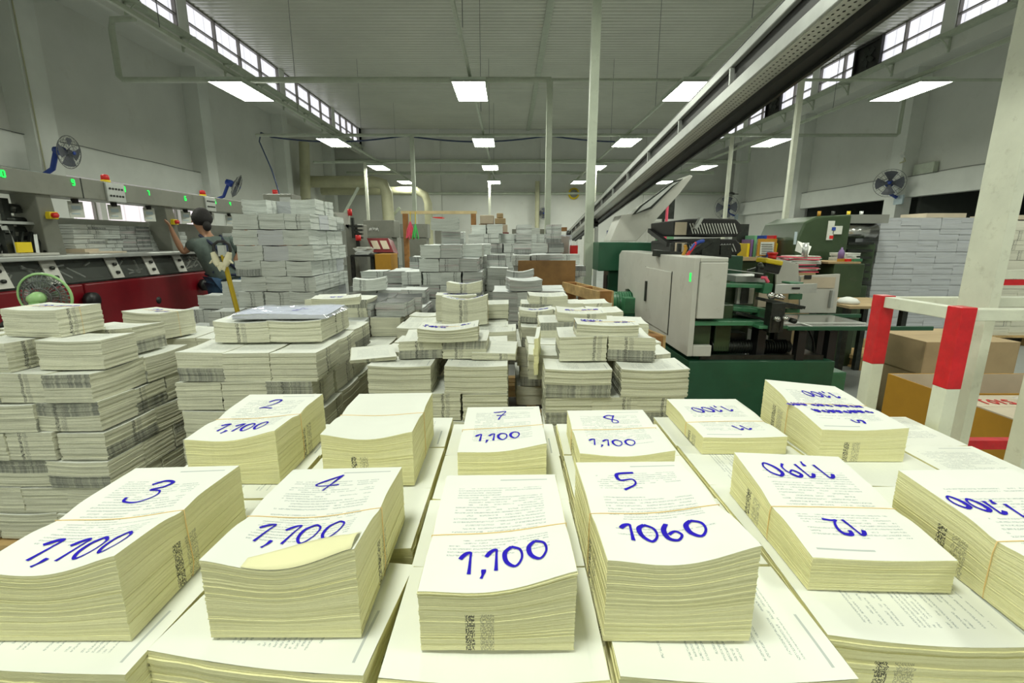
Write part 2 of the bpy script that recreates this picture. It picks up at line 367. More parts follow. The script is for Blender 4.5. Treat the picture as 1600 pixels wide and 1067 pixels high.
AD = {',': 0.28, '.': 0.25, '1': 0.58, ' ': 0.4}
def smooth(pts, n=5):
    if len(pts) < 3: return pts
    P = [pts[0]]+list(pts)+[pts[-1]]; out = []
    for i in range(1, len(P)-2):
        p0, p1, p2, p3 = P[i-1:i+3]
        for k in range(n):
            t = k/n
            out.append(tuple(0.5*((2*p1[a])+(-p0[a]+p2[a])*t+(2*p0[a]-5*p1[a]+4*p2[a]-p3[a])*t*t+(-p0[a]+3*p1[a]-3*p2[a]+p3[a])*t**3) for a in (0, 1)))
    out.append(pts[-1]); return out
def writing(mb, text, cx, cy, h, zf, flip=False, pen=0.0032, slant=0.15, tilt=0.0, sx=1.0):
    pen *= 1.35
    tot = sum(AD.get(c, 0.80) for c in text); x = -tot/2
    for c in text:
        for st in GL[c]:
            pts = smooth([(p[0]+x, p[1]-0.5) for p in st])
            P = []
            for a, b in pts:
                a = (a+b*slant)*h*sx; b = b*h
                a, b = a*math.cos(tilt)-b*math.sin(tilt), a*math.sin(tilt)+b*math.cos(tilt)
                if flip: a, b = -a, -b
                P.append((cx+a, cy+b))
            # resample to fine steps
            Q = [P[0]]
            for a, b in zip(P, P[1:]):
                L = math.hypot(b[0]-a[0], b[1]-a[1]); n = max(1, int(L/0.004))
                for k in range(1, n+1): Q.append((a[0]+(b[0]-a[0])*k/n, a[1]+(b[1]-a[1])*k/n))
            vs = []; m = len(Q)
            for i, q in enumerate(Q):
                a = Q[max(0, i-1)]; b = Q[min(m-1, i+1)]; dx, dy = b[0]-a[0], b[1]-a[1]; L = math.hypot(dx, dy) or 1
                wd = pen*0.5*(0.85+0.3*math.sin(2.0*i/m*math.pi+0.5))
                for s_ in (-1, 1):
                    X, Y = q[0]-dy/L*wd*s_, q[1]+dx/L*wd*s_; vs.append((X, Y, zf(X, Y)+0.0010))
            mb.add(vs, [(2*i, 2*i+2, 2*i+3, 2*i+1) for i in range(m-1)])
        x += AD.get(c, 0.80)

# ------------------------------------------------------------------ paper bundles
def bundle_mesh(name, W, D, H, zt=None, zb=None, nlay=8, sx=4, sy=4, seed=0, jit=0.0015, mats=('cream_top', 'cream_side'), topfan=0.0, flip=False):
    rnd = random.Random(seed)
    zt = zt or (lambda u, v: H); zb = zb or (lambda u, v: 0.0)
    verts = []; faces = []; uvE = []; uvP = []; mi = []
    per = []   # (u,v,side,frac)
    for i in range(sx): per.append((i/sx, 0.0, 0, i/sx))
    for i in range(sy): per.append((1.0, i/sy, 1, i/sy))
    for i in range(sx): per.append((1-i/sx, 1.0, 2, i/sx))
    for i in range(sy): per.append((0.0, 1-i/sy, 3, i/sy))
    n = len(per); side_len = (W, D, W, D)
    fr = []; a = 0.0
    cuts = sorted([0.0]+[(k+rnd.uniform(-0.35, 0.35))/nlay for k in range(1, nlay)]+[1.0])
    rings = []
    for k in range(nlay):
        fan = topfan*max(0.0, (cuts[k]-0.45))/0.55
        ox, oy = rnd.uniform(-jit, jit), rnd.uniform(-jit, jit)-rnd.uniform(0, 1)*fan*0.3; g = rnd.uniform(0, jit)+fan*rnd.uniform(0, .5)
        for f in (cuts[k]+0.0001, cuts[k+1]-0.0001): rings.append((f, ox, oy, g))
    wob = [rnd.uniform(-jit, jit)*0.6 for _ in range(n)]
    for f, ox, oy, g in rings:
        for q, (u, v, s_, t_) in enumerate(per):
            x = (u-0.5)*(W+2*g)+ox; y = (v-0.5)*(D+2*g)+oy
            if s_ in (0, 2): y += wob[q]
            else: x += wob[q]
            b = zb(u, v); verts.append((x, y, b+f*(zt(u, v)-b)))
    for r in range(len(rings)-1):
        for q in range(n):
            q2 = (q+1) % n; faces.append((r*n+q, r*n+q2, (r+1)*n+q2, (r+1)*n+q)); mi.append(1)
            u0 = per[q][3]; u1 = u0+1.0/(sx if per[q][2] in (0, 2) else sy); s_ = per[q][2]; L = side_len[s_]
            f0, f1 = rings[r][0], rings[r+1][0]
            uvE += [(s_*10+u0*L, f0*H), (s_*10+u1*L, f0*H), (s_*10+u1*L, f1*H), (s_*10+u0*L, f1*H)]
            uvP += [(s_+u0*.999, f0), (s_+min(u1, .999), f0), (s_+min(u1, .999), f1), (s_+u0*.999, f1)]
    faces.append(tuple(range(n))[::-1]); mi.append(1); uvE += [(0.05, 0.05)]*n; uvP += [(0.1, 0.9)]*n
    k0 = len(verts); f, ox, oy, g = rings[-1]
    for j in range(sy+1):
        for i in range(sx+1):
            u, v = i/sx, j/sy; verts.append(((u-0.5)*(W+2*g)+ox, (v-0.5)*(D+2*g)+oy, zt(u, v)))
    rot = W > D*1.05
    for j in range(sy):
        for i in range(sx):
            a = k0+j*(sx+1)+i; faces.append((a, a+1, a+sx+2, a+sx+1)); mi.append(0)
            for (p, q) in ((i, j), (i+1, j), (i+1, j+1), (i, j+1)):
                u, v = p/sx, q/sy
                if rot: u, v = 1-v, u
                if flip: u, v = 1-u, 1-v
                uvP.append((u, v)); uvE.append((u, v))
    me = bpy.data.meshes.new(name); me.from_pydata(verts, [], faces)
    l1 = me.uv_layers.new(name='Edge'); l2 = me.uv_layers.new(name='Page')
    l1.data.foreach_set('uv', [c for p in uvE for c in p]); l2.data.foreach_set('uv', [c for p in uvP for c in p])
    me.polygons.foreach_set('material_index', mi); me.polygons.foreach_set('use_smooth', [m_ == 0 for m_ in mi])
    for x in mats: me.materials.append(M[x])
    me.update(); return me
_cache = {}
KIND = {'cream': ('cream_top', 'cream_side'), 'mid': ('mid_top', 'mid_side'), 'grey': ('grey_top', 'grey_side'), 'print': ('print_top', 'print_side'),
        'cover': ('cover_top', 'print_side'), 'ream': ('grey_top', 'ream_side'), 'ivory': ('plain_top', 'ivory_side'), 'plain': ('plain_top', 'cream_side')}
def far_mesh(kind, W, D, H, var, fine=0, curl=0.010):
    key = (kind, round(W, 3), round(D, 3), round(H, 3), var, fine, curl)
    if key not in _cache:
        r = random.Random(var*13+5)
        c1 = curl*r.uniform(0.5, 1.3); c2 = curl*r.uniform(-0.5, 0.9); c3 = curl*r.uniform(-.6, .6)
        long_x = W > D
        def sag(u, v):
            a, b = (u, v) if long_x else (v, u)
            return c1*(abs(2*a-1)**1.7)+c2*(b-0.5)*(1 if not long_x else -1)+c3*(a-0.5)
        top = lambda u, v: H+sag(u, v)*0.9-0.002
        bot = lambda u, v: max(0.0, sag(u, v)*0.35)
        s_ = 9 if fine else 5
        _cache[key] = bundle_mesh('paper_bundle', W, D, H, top, bot, 16 if fine else 7, s_, s_, var, 0.002 if fine else 0.003, KIND[kind])
    return _cache[key]
NB = [0]
def bundle(kind, x, y, z, W, D, H, rz=0.0, label='', group=None, var=None, fine=0, tilt=(0, 0), name='paper_bundle', curl=0.010):
    if name == 'paper_bundle' and kind in ('grey', 'print', 'cover'): name = 'magazine_bundle'
    me = far_mesh(kind, W, D, H, random.randrange(4) if var is None else var, fine, curl)
    o = bpy.data.objects.new(name, me); COL.objects.link(o); o.location = (x, y, z); o.rotation_euler = (tilt[0], tilt[1], rz)
    NB[0] += 1
    return tag(o, label, {'magazine_bundle': 'magazine bundle', 'paper_ream': 'paper ream'}.get(name, 'paper bundle'), group)
ORD = ['first', 'second', 'third', 'fourth', 'fifth', 'sixth', 'seventh', 'eighth', 'ninth', 'tenth', 'eleventh', 'twelfth', 'thirteenth', 'fourteenth']
CNM = {'cream': 'cream', 'mid': 'cream', 'grey': 'grey', 'print': 'grey printed', 'cover': 'dark', 'ream': 'pale grey', 'ivory': 'ivory'}
def pile(desc, kind, X0, Y0, nx, ny, bw, bd, bh, nl, z0=0.15, hm=None, side='R', alt=False, jit=0.006, minz=0.3, kinds=None, fine=0, group=None, rj=0.02):
    """a stack of bundles, nx across and ny deep; hm[j][i] = number of layers in that column"""
    group = group or ('bundles in the '+desc)
    for k in range(nl+(max(max(r) for r in hm)-nl if hm else 0)):
        sw = alt and (k % 2 == 1) and (k < nl)
        ax, ay, w_, d_ = (nx, ny, bw, bd)
        if sw: ax = max(1, round(nx*bw/bd)); ay = max(1, round(ny*bd/bw)); w_, d_ = nx*bw/ax, ny*bd/ay
        def hh(i, j):
            if i < 0 or j < 0 or i >= ax or j >= ay: return 0
            if hm: return hm[min(len(hm)-1, int(j*ny/ay))][min(nx-1, int(i*nx/ax))]
            return nl
        for j in range(ay):
            for i in range(ax):
                h = hh(i, j)
                if k >= h: continue
                z = z0+k*bh
                if z+bh < minz: continue
                ex = hh(i, j-1) <= k or k >= h-1 or (side == 'R' and hh(i+1, j) <= k) or (side == 'L' and hh(i-1, j) <= k)
                if not ex: continue
                fl = h-1-k; where = 'top layer' if fl == 0 else ORD[min(fl, 13)]+' layer down'
                kd = kind if not kinds else random.choice(kinds)
                row = '' if ay == 1 else (', front row' if j == 0 else ', '+ORD[j]+' row')
                lab = '%s bundle, %s, %s, %s across%s' % (CNM[kd], desc, where, ORD[i], row)
                sx_ = 0.012*(1 if k % 2 else -1)*(0 if sw or alt else 1)
                bundle(kd, X0+(i+0.5)*w_+random.uniform(-jit, jit)+sx_, Y0+(j+0.5)*d_+random.uniform(-jit, jit), z, w_*0.975, d_*0.975, bh*random.uniform(0.93, 0.97),
                       random.uniform(-rj, rj)+(math.pi if random.random() < .5 else 0), lab, group, fine=fine)
def filler(name, X0, X1, Y0, Y1, z0, z1, label, m='mid_side'):
    mb = MB(); mb.box(X0, X1, Y0, Y1, z0, z1)
    return mb.build(name, m, label=label, cat='paper stack', kind='stuff')
def pallet(X0, Y0, W, D, z0=0.0, label='', rot=None, m='wood', group='wooden pallets'):
    root = thing('wooden_pallet', (X0+W/2, Y0+D/2, z0), label, 'pallet')
    for i in range(5):
        y = Y0+(D-0.1)*i/4; b = MB(); b.box(X0, X0+W, y, y+0.1, z0+0.12, z0+0.142); b.build('top_board', m, root)
    for i in range(3):
        x = X0+(W-0.08)*i/2; b = MB()
        b.box(x, x+0.08, Y0, Y0+D, z0+0.1, z0+0.12)
        for y in (Y0, Y0+D/2-0.05, Y0+D-0.1): b.box(x, x+0.08, y, y+0.1, z0+0.02, z0+0.1)
        b.box(x, x+0.08, Y0, Y0+D, z0, z0+0.02); b.build('stringer', m, root)
    return root

# ================================================================== THE ROOM
XL, XR, XLW, XRW, YB, YF, ZC, ZS = -8.0, 10.8, -9.6, 12.4, 27.0, -7.5, 7.2, 6.35
b = MB(); b.box(-14, 17, YF, YB+0.3, -0.1, 0.0); struct('floor', b, 'floor')
# corrugated ceiling: ribs run across the hall
b = MB(); vs = []; fs = []; y = YF; k = 0
prof = [(0.0, 0), (0.06, 0.0), (0.075, 0.045), (0.125, 0.045), (0.14, 0)]
ys = []
while y < YB+0.25:
    for dy, dz in prof[:-1]: ys.append((y+dy, ZC+dz))
    y += 0.19
for (yy, zz) in ys: vs += [(XL-0.2, yy, zz), (1.4, yy, zz), (XR+0.2, yy, zz)]
for i in range(len(ys)-1):
    for a in (0, 1): fs.append((3*i+a, 3*i+3+a, 3*i+4+a, 3*i+1+a))
b.add(vs, fs); struct('ceiling', b, 'ceil')
b = MB(); b.box(XLW-0.3, XL, YF, YB, ZS, ZS+0.1); struct('trim_1', b, 'wall', label='white soffit strip above the left wall')
b = MB(); b.box(XR, XRW+0.3, YF, YB, ZS, ZS+0.1); struct('trim_2', b, 'wall', label='white soffit strip above the right wall')
# far wall with faint panel pilasters
b = MB(); b.box(-14, 17, YB, YB+0.5, 0, ZC+0.3)
for x in (-3.9, 1.9, 7.6): b.box(x-0.18, x+0.18, YB-0.10, YB, 0, ZC)
for z in (2.45, 4.05): b.box(-9.6, 12.4, YB-0.012, YB, z, z+0.02)
struct('wall_back', b, 'wall')
b = MB(); b.box(-14, 17, YF-0.3, YF, 0, ZC); struct('wall_front', b, 'wall')
# left wall: solid with three tall windows
wl_o = thing('wall_left', (XLW, 10, 0), None, None, kind='structure'); del_ = None
b = MB()
b.box(XLW-0.25, XLW, YF, 9.2, 0, ZS); 
ycur = 9.2
for a, c in ((10.4, 11.45), (11.62, 13.05), (13.2, 14.2), (14.42, 15.0)):
    b.box(XLW-0.25, XLW, ycur, a, 0, ZS); b.box(XLW-0.25, XLW, a, c, 0, 0.9); b.box(XLW-0.25, XLW, a, c, 2.75, ZS); ycur = c
b.box(XLW-0.25, XLW, ycur, YB, 0, ZS)
b.build('wall_panel', 'wall', wl_o)
b = MB(); b.box(XLW-0.4, XLW-0.25, YF, YB, ZS-0.2, ZS+0.5); b.build('wall_panel', 'wall', wl_o)
n = 1
for a, c in ((10.4, 11.45), (11.62, 13.05), (13.2, 14.2), (14.42, 15.0)):
    wo = thing('window_%d' % n, (XLW, (a+c)/2, 0.9), 'tall daylit window with pinkish curtain below the left beam', None, kind='structure'); n += 1
    g = MB(); g.box(XLW-0.2, XLW-0.17, a, c, 0.9, 2.75); g.build('pane', 'curtain', wo)
    fr = MB(); k = int((c-a)/0.75)
    for q in range(k+1):
        yy = a+(c-a)*q/max(1, k); fr.box(XLW-0.17, XLW-0.1, yy-0.035, yy+0.035, 0.9, 2.75)
    fr.box(XLW-0.17, XLW-0.1, a, c, 0.9, 0.96); fr.box(XLW-0.17, XLW-0.1, a, c, 2.69, 2.75); fr.build('window_frame', 'mach_grey', wo)
# right wall: upper solid, lower bays open into a dim annex
b = MB(); b.box(XRW, XRW+0.25, YF, YB, 2.7, ZS)
b.box(XRW, XRW+0.25, 20.6, YB, 0, 2.7); b.box(XRW, XRW+0.25, YF, 5, 0, 2.7); struct('wall_right', b, 'wall')
b = MB(); b.box(16.6, 16.8, YF, YB, 0, 3.2); b.box(XRW+0.25, 16.6, YF, YB, 3.0, 3.2)
for yy in (9, 15, 20.5): b.box(XRW+0.25, 16.6, yy, yy+0.1, 0, 3.0)
struct('wall_annex', b, 'dim')
# columns, protruding beams
tn = 3
for Yc in (-0.4, 4.8, 9.95, 15.3, 20.6, 25.9):
    b = MB(); b.box(XLW, XLW+0.45, Yc-0.25, Yc+0.25, 0, ZS); struct('trim_%d' % tn, b, 'wall2', label='white column on the left wall'); tn += 1
    b = MB(); b.box(XRW-0.45, XRW, Yc-0.25, Yc+0.25, 0, ZS); struct('trim_%d' % tn, b, 'wall2', label='white column on the right wall'); tn += 1
b = MB(); b.box(XLW, XLW+0.22, YF, 15.1, 2.75, 3.38); struct('trim_%d' % tn, b, 'wall2', label='white concrete beam along the left wall'); tn += 1
b = MB(); b.box(XRW-0.22, XRW, YF, YB, 2.68, 3.28); struct('trim_%d' % tn, b, 'wall2', label='white concrete beam along the right wall'); tn += 1
# clerestory windows, posts, sill beams with brackets
n = 5
POSTS = [-2.9, 2.35, 7.6, 12.85, 18.0, 22.9, 26.8]
for sd, X, s_ in (('left', XL, 1), ('right', XR, -1)):
    b = MB(); b.box(*(sorted((X-s_*0.1, X+s_*0.0))+[YF, YB, ZS-0.42, ZS-0.11])); struct('trim_%d' % tn, b, 'wall', label='white strip under the %s clerestory sill' % sd); tn += 1
    b = MB(); b.box(*(sorted((X-s_*.1, X+s_*0.16))+[YF, YB, ZS-0.11, ZS]))
    struct('trim_%d' % tn, b, 'steel_paint', label='pale green sill beam under the %s clerestory' % sd); tn += 1
    for i in range(len(POSTS)-1):
        a, c = POSTS[i]+0.19, POSTS[i+1]-0.19
        wo = thing('window_%d' % n, (X, (a+c)/2, ZS), 'daylit clerestory window of translucent sheet on the %s' % sd, None, kind='structure'); n += 1
        g = MB(); g.box(*(sorted((X-s_*0.10, X-s_*0.07))+[a, c, ZS, ZC])); g.build('pane', 'clere', wo)
        fr = MB(); k = 4
        x0, x1 = sorted((X-s_*0.06, X+s_*0.03))
        for q in range(k+1):
            yy = a+(c-a)*q/k; fr.box(x0, x1, yy-0.022, yy+0.022, ZS, ZC)
        fr.box(x0, x1, a, c, ZS+0.33, ZS+0.36); fr.box(x0, x1, a, c, ZC-0.04, ZC); fr.build('window_frame', 'frame', wo)
    b = MB(); b.box(*(sorted((X-s_*0.11, X-s_*0.2))+[YF, YB, ZS, ZC]))
    for y in POSTS: b.box(*(sorted((X-s_*0.1, X+s_*0.06))+[y-0.19, y+0.19, ZS, ZC]))
    b.box(*(sorted((X-s_*0.1, X+s_*0.06))+[26.6, YB, ZS, ZC])); struct('wall_clerestory_%s' % sd, b, 'wall2')
    yy = 4.0
    while yy < 26:
        b = MB(); x = X+s_*0.16
        b.bar((x-s_*.16, yy, ZS-0.13), (x+s_*0.2, yy, ZS-0.13), 0.04, 0.04); b.bar((x-s_*.14, yy, ZS-0.13), (x-s_*.14, yy, ZS-0.45), 0.04, 0.04)
        b.tube([(x+s_*0.12, yy, ZS-0.14), (x-s_*.03, yy, ZS-0.25), (x-s_*0.13, yy, ZS-0.40)], 0.016, 6)
        b.build('wall_bracket', 'steel_paint', label='small steel bracket under the %s clerestory sill' % sd, cat='bracket', group='brackets under the %s sill' % sd)
        yy += 1.75
# dark exhaust fan units in the right clerestory
for i, (yy, lab) in enumerate(((15.5, 'dark louvred exhaust fan in right clerestory nearest the big white post'), (20.6, 'dark louvred exhaust fan in right clerestory beyond the conveyor'))):
    root = thing('exhaust_fan', (XR-0.1, yy, ZS), lab, 'fan')
    b = MB(); b.box(XR-0.12, XR-0.03, yy-0.55, yy-0.47, ZS, ZC-0.05); b.box(XR-0.12, XR-0.03, yy+0.47, yy+0.55, ZS, ZC-0.05); b.box(XR-0.12, XR-0.03, yy-0.5, yy+0.5, ZS, ZS+0.06); b.box(XR-0.12, XR-0.03, yy-0.5, yy+0.5, ZC-0.12, ZC-0.05); b.box(XR-0.05, XR-0.03, yy-0.5, yy+0.5, ZS, ZC-0.05)
    b.build('housing', 'black', root)
    b = MB(Matrix.Translation((XR-0.09, yy, ZS+0.4)))
    for q in range(5):
        t = q*2*math.pi/5; b.bar((0, 0.03*math.cos(t), 0.03*math.sin(t)), (0, 0.3*math.cos(t), 0.3*math.sin(t)), 0.13, 0.01, up=(1, 0.4, 0))
    b.build('fan_blades', 'dark', root)
# ceiling cable trunk strips
for x0, x1 in ((1.0, 1.0), ):
    b = MB(); b.box(0.95, 1.13, 3, YB-.01, ZC-0.06, ZC-.001); b.build('cable_trunking', 'steel_paint', label='pale cable trunking running along the ceiling', cat='trunking')
# lamps, rails and cross pipes
LX = [-5.05, -0.72, 3.4, 7.6]; LY = [-4.8, 0.0, 4.85, 9.72, 14.5, 19.3, 24.1]; LZ = 4.15
def lamp(x, y, lab):
    root = thing('ceiling_lamp', (x, y, LZ), lab, 'ceiling lamp', 'fluorescent lamps hung over the hall')
    hx, hy = 0.31, 0.62
    b = MB(); b.box(x-hx, x+hx, y-hy, y+hy, LZ+0.012, LZ+0.075)
    b.box(x-hx, x+hx, y-hy, y-hy+0.02, LZ-0.003, LZ+0.02); b.box(x-hx, x+hx, y+hy-0.02, y+hy, LZ-0.003, LZ+0.02)
    b.box(x-hx, x-hx+0.02, y-hy+.02, y+hy-.02, LZ-0.003, LZ+0.02); b.box(x+hx-0.02, x+hx, y-hy+.02, y+hy-.02, LZ-0.003, LZ+0.02)
    b.build('lamp_housing', 'lamp_body', root)
    b = MB(); b.add([(x-hx+.02, y-hy+.02, LZ+0.003), (x-hx+.02, y+hy-.02, LZ+0.003), (x+hx-.02, y+hy-.02, LZ+0.003), (x+hx-.02, y-hy+.02, LZ+0.003)], [(0, 1, 2, 3)])
    b.build('diffuser', 'lamp', root)
    b = MB(); b.cyl((x, y, LZ+0.07), (x, y, LZ+0.20), 0.012, 8); b.build('hanger', 'steel_paint', root)
rown = ['row beside the left wall', 'row over the paper stacks', 'row right of the tall post', 'row beside the right wall']
dist = ['behind the viewer', 'overhead', 'overhead further on', 'nearest in view', 'second in view', 'third in view', 'fourth in view']
for i, x in enumerate(LX):
    for j, y in enumerate(LY): lamp(x, y, 'white fluorescent lamp, %s, %s' % (rown[i], dist[j]))
for i, x in enumerate(LX):
    b = MB(); b.bar((x, YF+0.2, LZ+0.23), (x, 25.5, LZ+0.23), 0.05, 0.06)
    b.build('lamp_rail', 'steel_paint', label='long pale steel rail carrying the lamp %s' % rown[i], cat='rail')
for x in LX:
    for y in (3.5, 7.5, 12.0, 17, 22):
        b = MB(); b.cyl((x+0.06, y, LZ+0.22), (x+0.06, y, ZC+0.01), 0.006, 5)
        b.build('hanging_rod', 'grey_wire', label='thin rod hanging a lamp rail from the ceiling', cat='rod', group='thin ceiling rods')
def pipe(pts, r, m, lab, name='steel_pipe', cat='pipe', n=8): 
    b = MB(); b.tube(pts, r, n); return b.build(name, m, label=lab, cat=cat)
pipe([(-6.9, 9.72, 5.4), (-7.32, 9.72, 5.38), (-7.36, 9.72, 5.2), (-7.36, 9.72, 4.42), (-7.3, 9.72, 4.36), (0.8, 9.72, 4.36)], 0.055, 'steel_paint', 'pale square-run pipe crossing the hall by the nearest lamps')
pipe([(0.8, 9.72, 4.36), (6, 9.72, 4.36), (11.9, 9.72, 4.36)], 0.028, 'steel_paint', 'thin pipe crossing to right wall by the nearest lamps')
pipe([(-7.3, 14.5, 4.36), (11.2, 14.5, 4.36), (11.25, 14.5, 4.4), (11.25, 14.5, 5.6)], 0.045, 'steel_paint', 'pipe crossing the hall by the second lamps, turning up at right')
pipe([(-7.6, 19.3, 4.36), (9.3, 19.3, 4.36), (9.33, 19.3, 4.4), (9.33, 19.3, 5.0)], 0.05, 'steel_paint', 'pipe crossing the hall by the third lamps')
pipe([(-7.9, 24.1, 4.6), (10.0, 24.1, 4.6)], 0.07, 'steel_paint', 'pipe crossing the hall near the far wall')
pipe([(-9.59, 26.835, 5.6), (12.39, 26.835, 5.6)], 0.06, 'steel_paint', 'upper pipe running along the far wall')
pipe([(-9.5, 26.825, 3.9), (12.3, 26.825, 3.9)], 0.07, 'steel_paint', 'lower pipe running along the far wall')
cb = [(-7.2, 14.6, 4.45)]
for i in range(1, 40):
    x = -7.2+i*0.28; cb.append((x, 14.6, 4.36-0.16*abs(math.sin(i*0.28*0.75))))
pipe(cb, 0.022, 'cable_blue', 'sagging dark blue cable along the second cross pipe', 'blue_cable', 'cable', 6)
pipe([(-7.2, 14.6, 4.45), (-7.25, 14.55, 4.2), (-6.9, 14.4, 3.4), (-6.6, 14.3, 2.3)], 0.018, 'cable_blue', 'dark blue cable hanging down to the grey control box', 'blue_cable', 'cable', 6)
# posts
def post(px, Y, top, w, lab, m='steel_paint', lean=0.0, sec=None):
    p = PY(px[0], px[1], Y); x = p.x
    root = thing('steel_post', (x, Y, 0), lab, 'post')
    b = MB(); b.box(x-w/2, x+w/2, Y-w/2, Y+w/2, 0.01, top); b.build('shaft', m, root, bevel=0.004)
    b = MB(); b.box(x-w, x+w, Y-w, Y+w, 0, 0.012); b.build('base_plate', m, root)
    return x
post((924, 250), 6.1, ZC, 0.10, 'tall pale green post in front of the long conveyor')
post((857, 250), 9.72, 4.34, 0.11, 'pale green post topped by the cross pipe, left of tall post')
post((646, 280), 14.5, 4.34, 0.11, 'thin pale post behind the central magazine pile')
post((1240, 230), 9.72, 4.34, 0.09, 'slim white post by the green press', 'white_post')
post((1138, 280), 14.5, 4.34, 0.09, 'slim white post beside the slanted white panel', 'white_post')
post((573, 300), 19.3, 4.34, 0.10, 'bright white post under the third lamp by the duct', 'white_post')
post((765, 320), 24.1, 4.55, 0.12, 'white post at the far wall under the lamps', 'white_post')
post((928, 330), 19.3, 4.34, 0.09, 'white post behind the tall green post', 'white_post')
# vertical wall pipe far
pipe([(1.55, 26.6, 0.1), (1.55, 26.6, 4.5)], 0.12, 'duct', 'cream drain pipe standing against the far wall')
# beige ducts at left back
pipe([(-9.35, 22.5, 4.0), (-6.2, 22.5, 4.0), (-5.75, 22.5, 3.9), (-5.6, 22.5, 3.5), (-5.55, 22.5, 0.0)], 0.26, 'duct', 'fat beige duct bending down to the grey cabinet', 'air_duct', 'duct', 14)
pipe([(-9.35, 24.5, 3.8), (-4.6, 24.5, 3.8), (-4.2, 24.5, 3.6), (-4.05, 24.5, 3.2), (-4.05, 24.5, 0.0)], 0.2, 'duct', 'thinner beige duct behind the fat one', 'air_duct', 'duct', 12)
pipe([(-9.35, 22.0, 0.0), (-9.0, 22.0, 5.6)], 0.22, 'duct', 'vertical beige duct against the left wall column', 'air_duct', 'duct', 12)
for k, (a, c, lb) in enumerate((((-8.9, 21.5, 0), (-6.8, 22.2, 3.72), 'longer diagonal brace under the fat duct'), ((-7.9, 23.2, 0), (-5.2, 23.2, 2.9), 'shorter diagonal brace under the fat duct'))):
    b = MB(); b.bar(a, c, 0.12, 0.12); b.build('steel_brace', 'steel_paint', label=lb, cat='brace')
# wall clock
c = PY(897, 302, 26.75); root = thing('wall_clock', c, 'round yellow wall clock on the far wall', 'clock')
b = MB(); b.cyl((c.x, 26.995, c.z), (c.x, 26.80, c.z), 0.3, 24); b.build('clock_case', 'yellow', root)
b = MB(); b.cyl((c.x, 26.80, c.z), (c.x, 26.79, c.z), 0.22, 24); b.build('clock_face', 'mach_grey', root)
b = MB(); b.bar((c.x, 26.785, c.z), (c.x+.1, 26.785, c.z+.12), .03, .01); b.bar((c.x, 26.785, c.z), (c.x-.14, 26.785, c.z+.02), .03, .01); b.build('clock_hands', 'black', root)
# fans
def fan(c, face, R, lab, mount, colour='blue', cage='grey_wire', blade='grey_blade', nb=4, wires=20, rim=None):
    c = Vector(c); ax = Vector(face).normalized()
    root = thing('wall_fan', mount, lab, 'fan')
    q = ax.to_track_quat('Z', 'Y').to_matrix().to_4x4(); T = Matrix.Translation(c) @ q
    b = MB(T)
    for rr, h in ((R, 0.0), (R*0.72, 0.05*R/0.3), (R*0.4, 0.075*R/0.3), (R*0.72, -0.06*R/0.3), (R*0.4, -0.085*R/0.3)): b.ring((0, 0, h), (0, 0, 1), rr, 0.0035 if rr < R else 0.007, 28, 5)
    for k in range(wires):
        t = 2*math.pi*k/wires; e = (math.cos(t), math.sin(t))
        for s_ in (1, -1):
            b.tube([(e[0]*R, e[1]*R, 0), (e[0]*R*.72, e[1]*R*.72, s_*0.055*R/.3), (e[0]*R*.15, e[1]*R*.15, s_*0.085*R/.3)], 0.0022, 4)
    b.build('guard', cage, root)
    if rim: b = MB(T); b.ring((0, 0, 0), (0, 0, 1), R+.002, .008, 36, 8); b.build('guard_rim', rim, root)
    b = MB(T)
    for k in range(nb):
        t0 = 2*math.pi*k/nb; vs = []; 
        for i in range(6):
            r_ = R*(0.12+0.76*i/5)
            for j in range(5):
                t = t0+(j/4-0.5)*(0.9+0.15*i/5); z = (j/4-0.5)*0.07*(R/0.3)
                vs.append((r_*math.cos(t), r_*math.sin(t), z))
        fs = [(i*5+j, i*5+j+1, i*5+j+6, i*5+j+5) for i in range(5) for j in range(4)]
        b.add(vs, fs, True)
    b.lathe([(R*.16, -0.03), (R*.16, 0.03), (R*.1, 0.05)], (0, 0, 0), (0, 0, 1), 14)
    b.build('fan_blades', blade, root)
    b = MB(T); b.lathe([(0.02, -R*.28), (R*.26, -R*.3), (R*.29, -R*.5), (R*.2, -R*.85), (0.01, -R*.9)], (0, 0, 0), (0, 0, 1), 16)
    b.lathe([(R*.13, 0.085), (R*.11, 0.10), (0.01, 0.105)], (0, 0, 0), (0, 0, 1), 14)
    b.build('motor', colour, root)
    return root, T
def wall_fan(px, Y, R, face, lab, wallx):
    c = PY(px[0], px[1], Y); mnt = Vector((wallx, Y+0.05, c.z-0.45))
    root, T = fan(c, face, R, lab, mnt)
    b = MB(); bk = c-Vector(face).normalized()*0.22
    b.tube([bk, (bk.x+(wallx-bk.x)*0.3, bk.y+.02, c.z-0.3), (wallx+(0.1 if wallx < 0 else -0.1), Y+.03, c.z-0.42)], 0.045, 8); b.build('fan_arm', 'blue', root)
    b = MB(); b.box(*(sorted((wallx, wallx+(0.05 if wallx < 0 else -0.05)))+[Y-0.13, Y+0.2, c.z-0.62, c.z-0.35])); b.build('mount_plate', 'ltblue', root)
wall_fan((108, 238), 9.55, 0.30, (0.98, 0.12, -0.15), 'blue oscillating wall fan on the nearest left column', XLW+0.45)
wall_fan((370, 291), 14.9, 0.36, (0.95, 0.5, -0.5), 'blue wall fan tilted down on second left column', XLW+0.45)
wall_fan((489, 324), 20.2, 0.42, (0.7, -0.5, 0.5), 'blue wall fan seen behind the tallest magazine pile', XLW+0.45)
wall_fan((1390, 286), 14.9, 0.40, (-0.65, -0.85, 0), 'large grey fan with pale hub on the right column', XRW-0.45)
wall_fan((1135, 324), 25.4, 0.6, (-0.6, -0.8, 0), 'far wall fan beside the slim white post', XRW-0.45)
c = PY(850, 333, 26.6)
